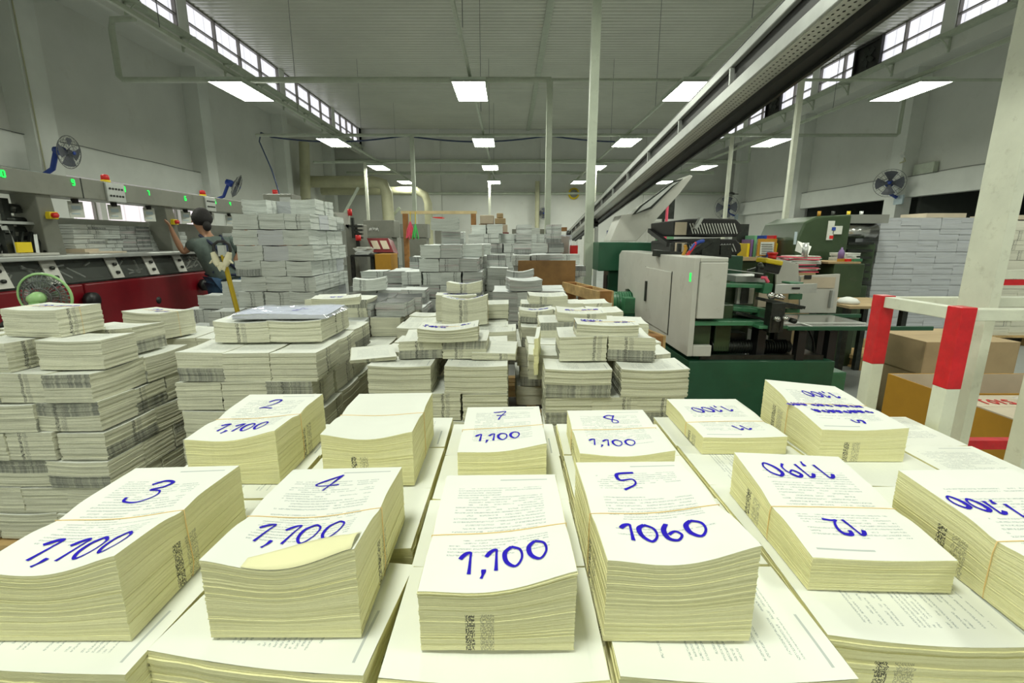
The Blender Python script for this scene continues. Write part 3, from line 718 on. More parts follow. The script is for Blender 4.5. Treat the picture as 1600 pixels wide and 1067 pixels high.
fan(c, (-0.3, -0.9, 0), 0.32, 'small blue fan on the far wall beside the cream pipe', (c.x, 26.9, c.z))
# security cameras, junction box
def small_box(px, Y, s, name, lab, cat, m, X=None):
    c = PX(px[0], px[1], X) if X is not None else PY(px[0], px[1], Y)
    b = MB(); b.box(c.x-s[0]/2, c.x+s[0]/2, c.y-s[1]/2, c.y+s[1]/2, c.z-s[2]/2, c.z+s[2]/2)
    return b.build(name, m, label=lab, cat=cat, bevel=0.008)
small_box((1446, 264), 0, (0.15, 0.7, 0.32), 'junction_box', 'pale green junction box on the right wall', 'electrical box', 'steel_paint', X=XRW-0.1)
c = PX(1412, 244, XRW-0.72); root = thing('security_camera', c, 'small security camera on the right column', 'camera')
b = MB(); b.bar(c, c+Vector((-0.22, -0.2, 0.05)), 0.09, 0.08); b.build('camera_body', 'white', root)
b = MB(); b.tube([c, c+Vector((0.15, 0.1, -0.12)), c+Vector((0.3, 0.5, -0.12))], 0.02, 6); b.build('camera_arm', 'duct', root)
c = PX(1146, 303, XRW-0.75); root = thing('security_camera', c, 'small dark security camera near the far right corner', 'camera')
b = MB(); b.bar(c, c+Vector((-0.25, -0.2, 0.03)), 0.12, 0.1); b.build('camera_body', 'dark', root)
b = MB(); b.tube([c, c+Vector((0.3, 0.1, 0.0))], 0.02, 6); b.build('camera_arm', 'dark', root)
# cracks/cable runs on walls
pipe([(XLW+0.24, y, 3.40+0.01*math.sin(y*3)) for y in [x*0.5 for x in range(10, 31)]], 0.009, 'grey_wire', 'thin wire along the top of the left beam', 'wire', 'wire', 4)
pipe([(XRW-0.24, y, 3.30+0.015*math.sin(y*2)) for y in [x*0.5 for x in range(14, 52)]], 0.009, 'grey_wire', 'thin wire along the top of the right beam', 'wire', 'wire', 4)
pipe([(XLW+0.47, 9.75, ZS-0.1), (XLW+0.47, 9.75, 2.6)], 0.012, 'duct', 'thin cable running down the nearest left column', 'wire', 'wire', 5)

# ================================================================== FOREGROUND BUNDLES ON THE LOADED PALLET
ZT = 0.905
def fg(x0, x1, y0, y1, h, dip, lab, texts=(), band=0.45, rz=0.0, flip=False, kind='cream', z0=ZT, pinch=0.006, topfan=0.0, seed=0, bottom_shift=None, curlback=0.0):
    W, D = x1-x0, y1-y0; cx, cy = (x0+x1)/2, (y0+y1)/2
    FL, FR, BR, BL = h; Hm = sum(h)/4
    def zt(u, v):
        a = FL*(1-u)*(1-v)+FR*u*(1-v)+BR*u*v+BL*(1-u)*v
        a -= dip*math.sin(math.pi*min(1, max(0, u)))**1.3*(1-v)**1.2
        if band: a -= pinch*math.exp(-((v-band)/0.10)**2)*(1-0.4*math.sin(math.pi*min(1, max(0, u))))
        return a+curlback*v**3*math.sin(math.pi*u)
    me = bundle_mesh('paper_bundle', W, D, Hm, zt, None, 46, 22, 26, seed+11, 0.00045, KIND[kind], topfan, flip)
    o = bpy.data.objects.new('paper_bundle', me); COL.objects.link(o); o.location = (cx, cy, z0); o.rotation_euler = (0, 0, rz)
    tag(o, lab, 'paper bundle', 'numbered bundles on the front pallet')
    zf = lambda x, y: zt(x/W+0.5, y/D+0.5)
    def child(mb, name, m):
        me2 = bpy.data.meshes.new(name); me2.from_pydata(mb.v, [], mb.f); me2.polygons.foreach_set('use_smooth', mb.sm); me2.materials.append(M[m])
        c_ = bpy.data.objects.new(name, me2); COL.objects.link(c_); c_.parent = o
    if texts:
        mb = MB()
        for t_ in texts:
            s, u, v, hh = t_[:4]; kw = t_[4] if len(t_) > 4 else {}
            writing(mb, s, (u-0.5)*W, (v-0.5)*D, hh, zf, flip, **kw)
        child(mb, 'handwriting', 'ink')
    if band:
        yb = (band-0.5)*D; e = 0.0022; pts = []
        for k in range(13): u = k/12; pts.append(((u-0.5)*(W+2*e), yb+0.004*(u-.5), zt(u, band)+0.0008))
        for k in range(1, 5): pts.append((W/2+e, yb+0.006*k/5, zt(1, band)*(1-k/5)))
        pts.append((W/2+e*.5, yb, 0.001)); pts.append((-W/2-e*.5, yb, 0.001))
        for k in range(1, 5): pts.append((-W/2-e, yb, zt(0, band)*(k/5)))
        mb = MB(); mb.tube(pts, 0.0008, 5, True); child(mb, 'rubber_band', 'band')
    return o, zf
fg(-.66, -.477, .50, .765, (.10, .122, .105, .10), .016, 'cream bundle marked 3 and 1,100 in blue marker', [('3', .50, .70, .060, {'slant': .05, 'pen': .0038}), ('1,100', .56, .17, .042, {'slant': .12, 'pen': .0042})], band=.44, seed=1)
o4, zf4 = fg(-.379, -.188, .505, .76, (.112, .128, .105, .10), .022, 'cream bundle marked 4 and 1,100 with a curled top sheet', [('4', .44, .80, .050, {'pen': .0028, 'slant': .1}), ('1,100', .50, .27, .042, {'pen': .0032, 'slant': .12})], band=.44, seed=2)
fg(-.108, .080, .486, .757, (.085, .113, .092, .090), .014, 'unnumbered cream bundle marked 1,100 with fanned top sheets', [('1,100', .56, .20, .040, {'slant': 0, 'tilt': .12, 'pen': .0042})], band=.42, topfan=0.004, seed=3)
fg(.120, .304, .50, .775, (.116, .136, .108, .106), .016, 'cream bundle marked 5 and 1060', [('5', .42, .74, .056, {'slant': .1, 'pen': .0042}), ('1060', .50, .23, .038, {'slant': 0, 'pen': .0046, 'sx': 1.05})], band=.42, seed=4)
fg(.438, .638, .585, .85, (.053, .053, .082, .088), .003, 'cream bundle marked 1,190 and 12 upside down', [('1,190', .44, .80, .040, {'slant': -.3, 'pen': .0042}), ('12', .42, .25, .034, {'slant': -.35, 'pen': .0042})], band=.44, rz=-.035, flip=True, seed=5)
fg(.672, .862, .47, .745, (.092, .10, .11, .105), .004, 'cream bundle marked 1,100 upside down at the right end', [('1,100', .24, .62, .030, {'slant': -.35, 'pen': .0044, 'tilt': -.3})], band=.36, rz=-.03, flip=True, seed=6)
fg(-.66, -.474, .89, 1.14, (.098, .118, .112, .11), .012, 'cream bundle marked 2 and 1,100 behind bundle 3', [('2', .50, .74, .052, {'slant': .1, 'pen': .0036}), ('1,100', .48, .24, .036, {'slant': .15, 'pen': .0042})], band=.45, seed=7)
fg(-.380, -.195, .885, 1.14, (.112, .118, .115, .112), .014, 'cream bundle with a blank unmarked top sheet', [], band=.48, kind='plain', seed=8)
fg(-.106, .078, .90, 1.15, (.066, .086, .075, .072), .008, 'cream bundle marked 7 and 1,100', [('7', .48, .76, .050, {'slant': 0, 'pen': .0032}), ('1,100', .46, .28, .034, {'slant': 0, 'tilt': .06, 'pen': .0040})], band=.50, seed=9)
fg(.148, .340, .885, 1.14, (.070, .078, .070, .066), .010, 'cream bundle marked 8 and 1,100', [('8', .55, .76, .046, {'slant': -.2, 'pen': .0030}), ('1,100', .42, .24, .030, {'slant': 0, 'pen': .0032, 'sx': 1.15})], band=.55, rz=-.02, seed=10)
fg(.457, .655, 1.03, 1.29, (.042, .044, .046, .046), .002, 'thin cream bundle marked 1,100 and 11 upside down', [('1,100', .46, .68, .036, {'slant': -.3, 'pen': .0042, 'tilt': .12}), ('11', .58, .22, .026, {'slant': -.4, 'pen': .004, 'sx': 1.3})], band=.40, flip=True, seed=11)
fg(.705, .90, .99, 1.24, (.078, .082, .10, .12), .004, 'cream bundle with four lines of upside-down blue writing', [('1,100', .55, .72, .030, {'slant': -.3, 'pen': .004}), ('~^~~ ^~^ ~~^', .42, .50, .022, {'slant': -.3, 'pen': .0034}), ('^~~^~~^~', .52, .35, .022, {'slant': -.3, 'pen': .0034}), ('5', .55, .15, .026, {'slant': 0, 'pen': .004, 'tilt': 1.2})], band=.52, flip=True, seed=12)
# curled yellow under-sheet showing at the front of bundle 4
mb = MB(); vs = []; NU, NV = 16, 5
for j in range(NV+1):
    for i in range(NU+1):
        u = 0.26+0.72*i/NU; v = (0.20*math.sin(math.pi*min(1, 0.15+0.95*i/NU)*0.72))*j/NV
        x = (u-0.5)*.191; y = (v-0.5)*.255-0.001; vs.append((x, y, zf4(x, y)+0.0016+0.006*math.sin(math.pi*j/NV)*(i/NU)))
mb.add(vs, [(j*(NU+1)+i, j*(NU+1)+i+1, (j+1)*(NU+1)+i+1, (j+1)*(NU+1)+i) for j in range(NV) for i in range(NU)], True)
me2 = bpy.data.meshes.new('curled_sheet'); me2.from_pydata(mb.v, [], mb.f); me2.materials.append(M['cream_side']); me2.polygons.foreach_set('use_smooth', [True]*len(me2.polygons))
c_ = bpy.data.objects.new('curled_sheet', me2); COL.objects.link(c_); c_.parent = o4; c_['label'] = 'yellowish underside of a curled sheet'
sm_ = c_.modifiers.new('thickness', 'SOLIDIFY'); sm_.thickness = 0.0004
# base layer of unmarked bundles, laid crosswise in columns
cols = [(-.725, -.447, 'A'), (-.437, -.160, 'B'), (-.150, .118, 'C'), (.130, .405, 'D'), (.417, .690, 'E'), (.70, .945, 'F'), (.955, 1.14, 'G')]
rown2 = ['front row', 'second row', 'third row', 'fourth row', 'back row']
for ci, (x0, x1, nm) in enumerate(cols):
    for r in range(4):
        y0 = .452+r*.193+random.uniform(-.004, .004)
        if ci >= 4: y0 += 0.05
        if ci == 1 and r: y0 += 0.045
        if ci == 0 and r == 0: y0 += .012
        seed = ci*7+r; rr = random.Random(seed); hb = .09
        c1, c2, c3 = rr.uniform(-.006, .004), rr.uniform(-.004, .004), rr.uniform(0.002, .007)
        def zt(u, v, c1=c1, c2=c2, c3=c3): return hb-0.0015+min(0, c1*math.sin(math.pi*u))*(1-v)-0.004*abs(c2)*u+(-c3*(1-v)**6*math.sin(math.pi*u*0.9))
        me = bundle_mesh('paper_bundle', x1-x0, .188, hb, zt, None, 16, 14, 8, seed, 0.0016, KIND['cream'] if rr.random() < .7 else KIND['plain'])
        o = bpy.data.objects.new('paper_bundle', me); COL.objects.link(o); o.location = ((x0+x1)/2, y0+.094+(.018 if ci == 1 and r == 0 else 0), ZT-hb); o.rotation_euler = (0, 0, rr.uniform(-.012, .012)-(.12 if ci == 1 and r == 0 else .05 if ci in (4, 0) and r == 0 else 0))
        tag(o, 'unmarked cream bundle under the numbered ones, %s column across, %s' % (ORD[ci], rown2[r]), 'paper bundle', 'base layer of the front pallet')
me = bundle_mesh('paper_stack', 1.85, .80, .667, None, None, 60, 12, 6, 77, .004, KIND['cream'])
o = bpy.data.objects.new('paper_stack', me); COL.objects.link(o); o.location = (.205, .86, .145); tag(o, 'lower layers of cream sheets beneath the front bundles', 'paper stack', kind='stuff')
pallet(-.74, .45, 1.9, .84, 0, 'wooden pallet under the numbered front bundles')

# ================================================================== PILES BEHIND
D1 = 'pile beside green fan'
pile(D1, 'mid', -2.43, 1.78, 3, 3, .26, .19, .122, 6, alt=True, minz=.1, fine=1, jit=.008)
def one(kind, pxl, z, W, D, H, rz, lab, grp=None, **kw):
    """a loose bundle whose front lower middle sits at pixel pxl on height z"""
    p = PZ(pxl[0], pxl[1], z); c_, s_ = math.cos(rz), math.sin(rz)
    x, y = p.x-s_*D/2, p.y+c_*D/2
    return bundle(kind, x, y, z, W, D, H, rz, lab, grp, fine=1, **kw), (x, y, z+H)
def scribble(o, texts, W, D, H, flip=False):
    me = o.data; mb = MB()
    # sample height of the bundle top from its mesh
    tops = [v.co for v in me.vertices if v.co.z > H*0.75]
    def zf(x, y): 
        best = sorted(((p.x-x)**2+(p.y-y)**2, p.z) for p in tops)[:4]
        ws = [1/(d+1e-6) for d, _ in best]; return sum(w_*z for w_, (_, z) in zip(ws, best))/sum(ws)+0.0012
    for t_ in texts:
        s, u, v, hh = t_[:4]; kw = t_[4] if len(t_) > 4 else {}
        writing(mb, s, (u-0.5)*W, (v-0.5)*D, hh, zf, flip, **kw)
    me2 = bpy.data.meshes.new('handwriting'); me2.from_pydata(mb.v, [], mb.f); me2.materials.append(M['ink'])
    c_ = bpy.data.objects.new('handwriting', me2); COL.objects.link(c_); c_.parent = o
def strap(o, W, D, H):
    mb = MB(); e = .004; mb.tube([(-W/2-e, 0, 0), (W/2+e, 0, 0), (W/2+e, 0, H+.003), (W/4, 0, H+.002), (0, 0, H), (-W/4, 0, H+.002), (-W/2-e, 0, H+.003)], 0.0011, 5, True)
    me2 = bpy.data.meshes.new('rubber_band'); me2.from_pydata(mb.v, [], mb.f); me2.materials.append(M['band'])
    c_ = bpy.data.objects.new('rubber_band', me2); COL.objects.link(c_); c_.parent = o
z1 = .882
for i, (x, y, rz) in enumerate(((-2.30, 1.98, .1), (-2.08, 1.93, 0), (-1.78, 1.94, .03), (-2.2, 2.2, 0), (-1.84, 2.2, -.05))):
    bundle('mid', x, y, z1, .255 if i != 1 else .185, .185 if i != 1 else .255, .118, rz, 'cream bundle, upper tier of pile beside green fan, %s from left' % ORD[i], 'upper tier beside the green fan', fine=1)
o = bundle('mid', -1.98, 2.02, 1.003, .26, .19, .115, -.12, 'cream bundle with blue writing topping the pile beside green fan', None, fine=1, var=2)
scribble(o, [('19', .3, .55, .05, {'pen': .005}), ('~^~', .72, .6, .045, {'pen': .005})], .26, .19, .115); strap(o, .26, .19, .115)
D1b = 'low pile beyond fan'
pile(D1b, 'mid', -2.50, 2.50, 4, 2, .26, .19, .122, 6, minz=.55, fine=0)
o = bundle('mid', -1.93, 2.56, .885, .27, .19, .135, -.28, 'cream bundle with blue writing, topmost behind pile beside green fan', None, fine=1, var=1)
scribble(o, [('19', .35, .6, .05, {'pen': .005}), ('~^^~', .7, .4, .03, {'pen': .004})], .27, .19, .135); strap(o, .27, .19, .135)
D2 = 'pile under plastic film'
pile(D2, 'mid', -1.43, 1.93, 3, 3, .20, .262, .131, 6, side='R', hm=[[6, 6, 6], [6, 6, 6], [6, 6, 6]], minz=.25, fine=1, jit=.005)
for i, (x, y) in enumerate(((-1.24, 2.06), (-1.04, 2.05))):
    pass
pile('top tier under film', 'mid', -1.34, 2.10, 2, 2, .25, .19, .10, 1, z0=.94, minz=0, fine=1)
# plastic-wrapped sheets on top
c0 = Vector((-1.06, 2.27, 1.045)); root = thing('wrapped_sheets', c0, 'pale blue sheets wrapped in clear plastic, marked in blue', 'wrapped paper')
me = bundle_mesh('sheets', .42, .28, .022, lambda u, v: .022+.004*math.sin(5*u)*math.cos(3*v), None, 6, 8, 8, 5, .003, ('grey_top', 'ream_side'))
me.materials[0] = M['bluepaper']; o = bpy.data.objects.new('sheets', me); COL.objects.link(o); o.parent = root; o.rotation_euler = (0, 0, .05)
scribble(o, [('~^8', .6, .5, .04, {'pen': .005, 'tilt': 1.2})], .42, .28, .022)
rr = random.Random(3); mb = MB(); vs = []; nn = 22
for j in range(nn+1):
    for i in range(nn+1):
        u, v = i/nn, j/nn; e = min(u, v, 1-u, 1-v); z = .030+rr.uniform(-.003, .004)+.004*math.sin(5*u)*math.cos(3*v) if e > .06 else .004+rr.uniform(0, .006)+e*.3
        vs.append((c0.x+(u-.5)*.46, c0.y+(v-.5)*.32, c0.z+z))
mb.add(vs, [(j*(nn+1)+i, j*(nn+1)+i+1, (j+1)*(nn+1)+i+1, (j+1)*(nn+1)+i) for j in range(nn) for i in range(nn)], True); mb.build('plastic_film', 'bag', root)
D2b = 'long pile behind film'
pile(D2b, 'mid', -1.32, 2.78, 3, 4, .20, .26, .125, 6, side='R', hm=[[6, 6, 5], [7, 7, 6], [6, 6, 6], [6, 6, 6]], minz=.3, kinds=['mid', 'mid', 'print'])
o = bundle('mid', -1.02, 2.78, 1.03, .26, .19, .04, .25, 'thin cream bundle with blue writing on the long pile', None, fine=1); scribble(o, [('88', .5, .5, .05, {'pen': .006})], .26, .19, .04)
for i, (x, y, k_) in enumerate(((-.98, 3.2, 'cover'), (-.78, 3.22, 'cover'), (-.95, 3.5, 'cover'), (-.75, 3.5, 'cover'))):
    bundle(k_, x, y, .90+(.125 if i < 0 else 0), .19, .27, .09, .1*(i-1.5), 'dark covered magazine bundle on the long pile, %s' % ('nearer left', 'nearer right', 'farther left', 'farther right')[i], 'dark covered bundles')
# central near pile
D3 = 'central near pile'
for j, (yy, nrow) in enumerate(((1.90, 'front row'), (2.16, 'second row'), (2.36, 'third row'))):
    for k in range(6):
        z = .15+k*.1225
        if j > 0 and k < 5: continue
        for i, x in enumerate((-.462, -.138)):
            if k % 2 == 1 or k == 5 or j:
                bundle('mid', x+random.uniform(-.004, .004), yy+.095, z, .262, .19, .118, random.uniform(-.015, .015)+math.pi*(i % 2), 'cream bundle in central near pile, %s, %s from left, %s' % ('top layer' if k == 5 else ORD[5-k]+' layer down', ORD[i], nrow), 'bundles in the central near pile', fine=1, var=(i+k) % 4)
            else:
                for q in (-.068, .068 if i == 0 else .05):
                    pass
        if k % 2 == 0 and j == 0:
            for i, x in enumerate((-.50, -.30, -.10)):
                bundle('mid', x, yy+.13, z, .188, .26, .118, random.uniform(-.02, .02), 'cream bundle in central near pile, %s layer down, %s from left, turned lengthwise' % (ORD[5-k], ORD[i]), 'bundles in the central near pile', fine=1)
bundle('mid', -.62, 2.08, z1+.005, .19, .26, .012, .3, 'thin sheaf hanging off the left of central near pile', None, fine=1, var=1)
bundle('mid', -.06, 2.13, z1, .19, .26, .03, -.05, 'thin sheaf at the right of central near pile', None, fine=1)
for i, x in enumerate((-.395, -.195)):
    bundle('mid', x, 2.15, z1, .19, .262, .075+.0*i, .04-.05*i, 'cream bundle, upper tier of central near pile, %s' % ('left', 'right')[i], 'upper tier of central near pile', fine=1, var=i, curl=.016)
o = bundle('mid', -.27, 2.10, z1+.078, .26, .19, .055, .04, 'thin cream bundle with blue scribble topping central near pile', None, fine=1, var=3, curl=.02)
scribble(o, [('8~8', .25, .45, .055, {'pen': .006}), ('~^', .8, .6, .03, {'pen': .004})], .26, .19, .055); strap(o, .26, .19, .055)
D3b = 'second central pile'
pile(D3b, 'mid', -.68, 2.72, 3, 3, .22, .2, .125, 6, side='R', hm=[[6, 6, 6]]*3, minz=.45, fine=0)
for i, (x, y, rz) in enumerate(((-.36, 2.68, .02), (-.09, 2.68, -.02))):
    bundle('mid', x, y, .80, .262, .19, .10, rz, 'cream bundle, front ledge of second central pile, %s' % ('left', 'right')[i], 'front ledge of second central pile', fine=1, var=i+1, curl=.02)
o = bundle('mid', -.26, 2.80, .905, .262, .19, .15, .02, 'dark and cream bundle with blue writing on second central pile', None, fine=1, var=0, curl=.03)
scribble(o, [('~^8~', .28, .4, .04, {'pen': .006}), ('^~^', .75, .55, .05, {'pen': .006})], .262, .19, .15); strap(o, .262, .19, .15)
o = bundle('mid', -.34, 3.02, .90, .25, .19, .16, .1, 'tilted cream bundle with writing behind the dark and cream one', None, fine=1); scribble(o, [('~^~~', .5, .5, .05, {'pen': .006})], .25, .19, .16)
o = bundle('mid', -.29, 3.12, 1.06, .22, .18, .06, 0, 'small cream bundle topping second central pile', None, fine=1, curl=.02); scribble(o, [('88', .5, .5, .05, {'pen': .006})], .22, .18, .06)
o = bundle('mid', -.10, 3.1, .90, .19, .19, .09, 0, 'small cream bundle at the right of second central pile', None)
# right near pile
D4 = 'right near pile'
for k in range(6):
    z = .15+k*.1225
    if k % 2 == 1:
        for i, x in enumerate((.285, .60)):
            bundle('mid', x, 1.94, z, .27, .19, .118, -.02+math.pi*(k == 3), 'cream bundle in right near pile, %s, %s from left' % ('top layer' if k == 5 else ORD[5-k]+' layer down', ORD[i]), 'bundles in the right near pile', fine=1, var=(i*2+k) % 4)
    else:
        for i, x in enumerate((.25, .44, .63)):
            bundle('mid', x, 1.98, z, .188, .26, .118, random.uniform(-.02, .02), 'cream bundle in right near pile, %s layer down, %s from left, turned lengthwise' % (ORD[5-k], ORD[i]), 'bundles in the right near pile', fine=1)
for i, (x, y) in enumerate(((.20, 2.2), (.42, 2.2), (.64, 2.2), (.20, 2.42), (.42, 2.42), (.66, 2.42))):
    bundle('mid', x, y, .765, .21, .20, .118, random.uniform(-.04, .04), 'cream bundle behind the top of right near pile, %s across, %s' % (ORD[i % 3], 'nearer' if i < 3 else 'farther'), 'bundles in the right near pile')
for i, x in enumerate((.325, .535)):
    bundle('mid', x, 2.10, z1, .20, .262, .10, -.04, 'cream bundle, upper tier of right near pile, %s' % ('left', 'right')[i], 'upper tier of right near pile', fine=1, var=i+1, curl=.025)
o = bundle('mid', .435, 2.10, z1+.10, .265, .19, .055, -.06, 'cream bundle with upside-down blue writing topping right near pile', None, fine=1, var=1)
scribble(o, [('88~', .82, .5, .04, {'pen': .005}), ('~^', .2, .55, .045, {'pen': .006}), ('1,100', .28, .7, .035, {'pen': .005})], .265, .19, .055, True); strap(o, .265, .19, .055)
bundle('plain', .13, 2.1, z1-.06, .015, .26, .16, -.1, 'loose sheets curling up at the left of right near pile', None, var=0)
D5 = 'second right pile'
pile(D5, 'mid', .06, 2.75, 3, 3, .215, .2, .125, 6, side='L', minz=.45, fine=0)
for i, (x, y, rz) in enumerate(((.27, 2.62, .0), (.50, 2.62, -.05), (.66, 2.6, -.1))):
    bundle('mid', x, y, .87, .20, .24, .09, rz, 'cream bundle, front ledge of second right pile, %s' % ('left', 'middle', 'right')[i], 'front ledge of second right pile', fine=1, var=i)
o = bundle('mid', .40, 2.60, .965, .262, .19, .05, -.05, 'grey-edged bundle with blue writing on second right pile', None, fine=1, var=2, curl=.02); scribble(o, [('~^', .3, .5, .04, {'pen': .005}), ('~^~', .72, .6, .04, {'pen': .005})], .262, .19, .05); strap(o, .262, .19, .05)
for i, (x, y) in enumerate(((.17, 2.95), (.38, 2.95), (.60, 2.95))):
    o = bundle('mid', x, y, .90, .205, .2, .07, 0, 'cream bundle, back ledge of second right pile, %s' % ('left', 'middle', 'right')[i], 'back ledge of second right pile', fine=1, var=i, curl=.015)
    if i == 0: scribble(o, [('~^~~', .6, .5, .04, {'pen': .006})], .205, .2, .07)
for i, (x, y) in enumerate(((.19, 3.3), (.40, 3.3), (.6, 3.32))):
    bundle('mid', x, y, .90, .205, .26, .065, 0, 'cream bundle behind second right pile ledge, %s' % ('left', 'middle', 'right')[i], 'rear ledge of second right pile', curl=.02)
bundle('mid', .27, 3.3, .965, .262, .19, .06, .03, 'grey-edged bundle on the rear of second right pile', None, fine=1, var=2, curl=.02)
# tall piles
pile('tallest grey pile', 'grey', -2.15, 3.75, 3, 4, .20, .19, .121, 12, side='R', hm=[[12, 12, 12], [13, 12, 13], [13, 13, 13], [12, 13, 12]], minz=.55, kinds=['grey', 'grey', 'grey', 'ream'], rj=.03)
for i, (x, y, z) in enumerate(((-2.0, 4.05, 1.735), (-1.8, 4.05, 1.735))):
    pass
pile('stepped white stacks', 'grey', -2.74, 3.85, 3, 1, .19, .19, .115, 5, hm=[[6, 7, 8]], minz=.4, rj=.05)
pile('low stepped front stacks', 'grey', -2.5, 3.55, 2, 1, .19, .19, .12, 5, hm=[[5, 6]], minz=.4, rj=.05)
pile('tall central grey pile', 'grey', -.98, 4.3, 4, 3, .18, .26, .121, 10, side='R', hm=[[8, 10, 10, 9], [8, 10, 11, 10], [9, 10, 11, 10]], minz=.5, kinds=['grey', 'grey', 'print'], rj=.05, jit=.012)
bundle('grey', -.58, 4.42, 1.485, .24, .19, .1, .05, 'grey bundle topping the tall central grey pile', None, curl=.02)
pile('dark pile left centre', 'print', -1.44, 4.3, 2, 3, .22, .24, .12, 7, hm=[[7, 6], [8, 8], [7, 8]], minz=.6, kinds=['print', 'grey', 'print'], rj=.12, jit=.015)
bundle('grey', -1.16, 3.95, .99, .26, .19, .09, .2, 'grey bundle with a band on the dark magazines', None, curl=.025)
pile('dark low pile', 'print', -1.3, 3.72, 3, 2, .2, .24, .12, 7, hm=[[6, 6, 6], [7, 7, 7]], minz=.6, rj=.1)
pile('pink-edged pile', 'print', -.12, 3.75, 3, 2, .20, .26, .121, 7, side='L', hm=[[7, 7, 7], [7, 7, 7]], minz=.45, kinds=['print', 'print', 'grey'], rj=.05)
bundle('print', .12, 3.85, 1.0, .26, .19, .085, .2, 'tilted grey bundle topping the pink-edged pile', None, curl=.03)
bundle('print', .1, 4.3, 1.0, .24, .19, .12, 0, 'grey bundle behind the pink-edged pile', None, curl=.03)
pile('pile behind central post', 'print', -.5, 6.2, 6, 2, .20, .26, .121, 11, side='L', hm=[[11, 12, 10, 11, 10, 11], [12, 12, 11, 12, 11, 12]], minz=.95, kinds=['grey', 'print', 'grey'], rj=.1, jit=.012)
pile('pile behind brown plywood', 'grey', .05, 5.26, 4, 2, .20, .26, .121, 9, side='L', hm=[[9, 9, 8, 8], [10, 9, 9, 9]], minz=.75, kinds=['grey', 'print'], rj=.1, jit=.012)
pile('narrow grey pile', 'grey', -.42, 4.9, 2, 2, .20, .26, .121, 9, side='R', hm=[[9, 8], [10, 9]], minz=.7, kinds=['grey', 'print'], rj=.08)
pile('low stacks past tallest pile', 'grey', -2.0, 6.6, 4, 2, .20, .26, .121, 6, hm=[[6, 5, 6, 6], [6, 6, 7, 6]], minz=.3, rj=.05)
pile('far cluttered stacks', 'grey', -.6, 8.0, 7, 1, .22, .26, .121, 10, hm=[[10, 11, 10, 11, 12, 10, 11]], minz=.9, rj=.1)
# right-hand reams
def ream_pile(desc, X0, Y0, nx, nl, bw, bh, z0, Y1, mt, nm='paper_ream', cat='paper ream', seed=1):
    r = random.Random(seed)
    for k in range(nl):
        off = bw*.5 if k % 2 else 0
        for i in range(nx):
            xa = X0+i*bw
            lab = '%s ream in %s, %s layer down, %s from left' % ('ivory' if mt == 'ivory' else 'pale grey', desc, ORD[min(nl-1-k, 13)] if k < nl-1 else 'top', ORD[i])
            lab = lab.replace('top layer down', 'top layer')
            bundle(mt, xa+bw/2+r.uniform(-.004, .004), Y0+.13, z0+k*bh, bw*.992, .26, bh*.985, math.pi*(r.random() < .5), lab, 'reams in the '+desc, curl=.0005, name=nm)
ream_pile('wide wrapped block', 4.62, 6.0, 6, 11, .25, .139, .145, 6.3, 'ream')
ream_pile('ivory block behind big post', 6.45, 6.2, 4, 12, .28, .125, .145, 6.3, 'ivory', seed=2)
filler('paper_stack', 4.66, 6.10, 6.27, 6.45, .145, 1.67, 'inner sheets of the wide wrapped block', 'ream_side')
filler('paper_stack', 6.45, 7.57, 6.47, 7.3, .145, 1.64, 'inner sheets of the ivory block', 'ivory_side')
pallet(4.60, 5.95, 1.6, .6, 0, 'wooden pallet under the wide wrapped block')
pallet(6.4, 6.15, 1.25, 1.2, 0, 'wooden pallet under the ivory block')
for (x0, y0, w_, d_, lb) in ((-2.5, 1.75, .9, .62, 'pile beside green fan'), (-2.55, 2.45, 1.1, .5, 'low pile beyond the fan'), (-1.46, 1.9, .66, .85, 'pile under plastic film'), (-1.35, 2.77, .65, 1.1, 'long pile behind film'),
    (-.62, 1.87, .66, .7, 'central near pile'), (.13, 1.84, .66, .8, 'right near pile'), (-.7, 2.7, .7, .65, 'second central pile'), (.04, 2.73, .70, .65, 'second right pile'),
    (-2.2, 3.73, .7, .82, 'tallest grey pile'), (-1.0, 4.28, .78, .84, 'tall central grey pile'), (-.14, 3.73, .66, .56, 'pink-edged pile')):
    pallet(x0, y0, w_, d_, 0, 'wooden pallet under the %s' % lb)

# ================================================================== GUARD FRAME AND CARTONS
def pbox(mb, x0, y0, x1, y1, Y, dep):
    """a box standing at distance Y whose front spans that part of the view"""
    xm, ym = (x0+x1)/2, (y0+y1)/2
    a = PY(x0, ym, Y).x; b_ = PY(x1, ym, Y).x; t_ = PY(xm, y0, Y).z; u_ = PY(xm, y1, Y).z
    mb.box(min(a, b_), max(a, b_), Y, Y+dep, min(t_, u_), max(t_, u_)); return mb
root = thing('guard_frame', (1.3, 1.35, 0), 'cream and red painted square-tube guard frame beside the front pallet', 'guard frame')
def sq(x, y, z0, z1, m, nm, w=.038, d=.044):
    b = MB(); b.box(x, x+w, y, y+d, z0, z1); b.build(nm, m, root, bevel=0.002)
for (x, y) in ((1.161, 1.19), (1.161, 1.45)):
    b = MB(); b.box(x, x+.038, y, y+.042, 0, .81 if y < 1.3 else 1.013); 
    if y < 1.3: b.box(x, x+.038, y, y+.042, .81, 1.013)
    o = b.build('post', 'white_post', root, bevel=0.002)
    b = MB(); b.box(x-.0008, x+.0388, y-.0008, y+.0428, 1.013, 1.231); b.build('red_post_top', 'red_paint', root, bevel=0.002)
b = MB(); b.box(1.1602, 1.1998, 1.1892, 1.2328, .70, .814); b.build('red_post_band', 'red_paint', root)
b = MB(); b.box(1.165, 1.195, 1.234, 1.45, 1.195, 1.228); b.build('rail', 'white_post', root, bevel=0.002)
b = MB(); b.box(1.199, 2.3, 1.195, 1.225, 1.195, 1.226); b.build('rail', 'white_post', root, bevel=0.002)
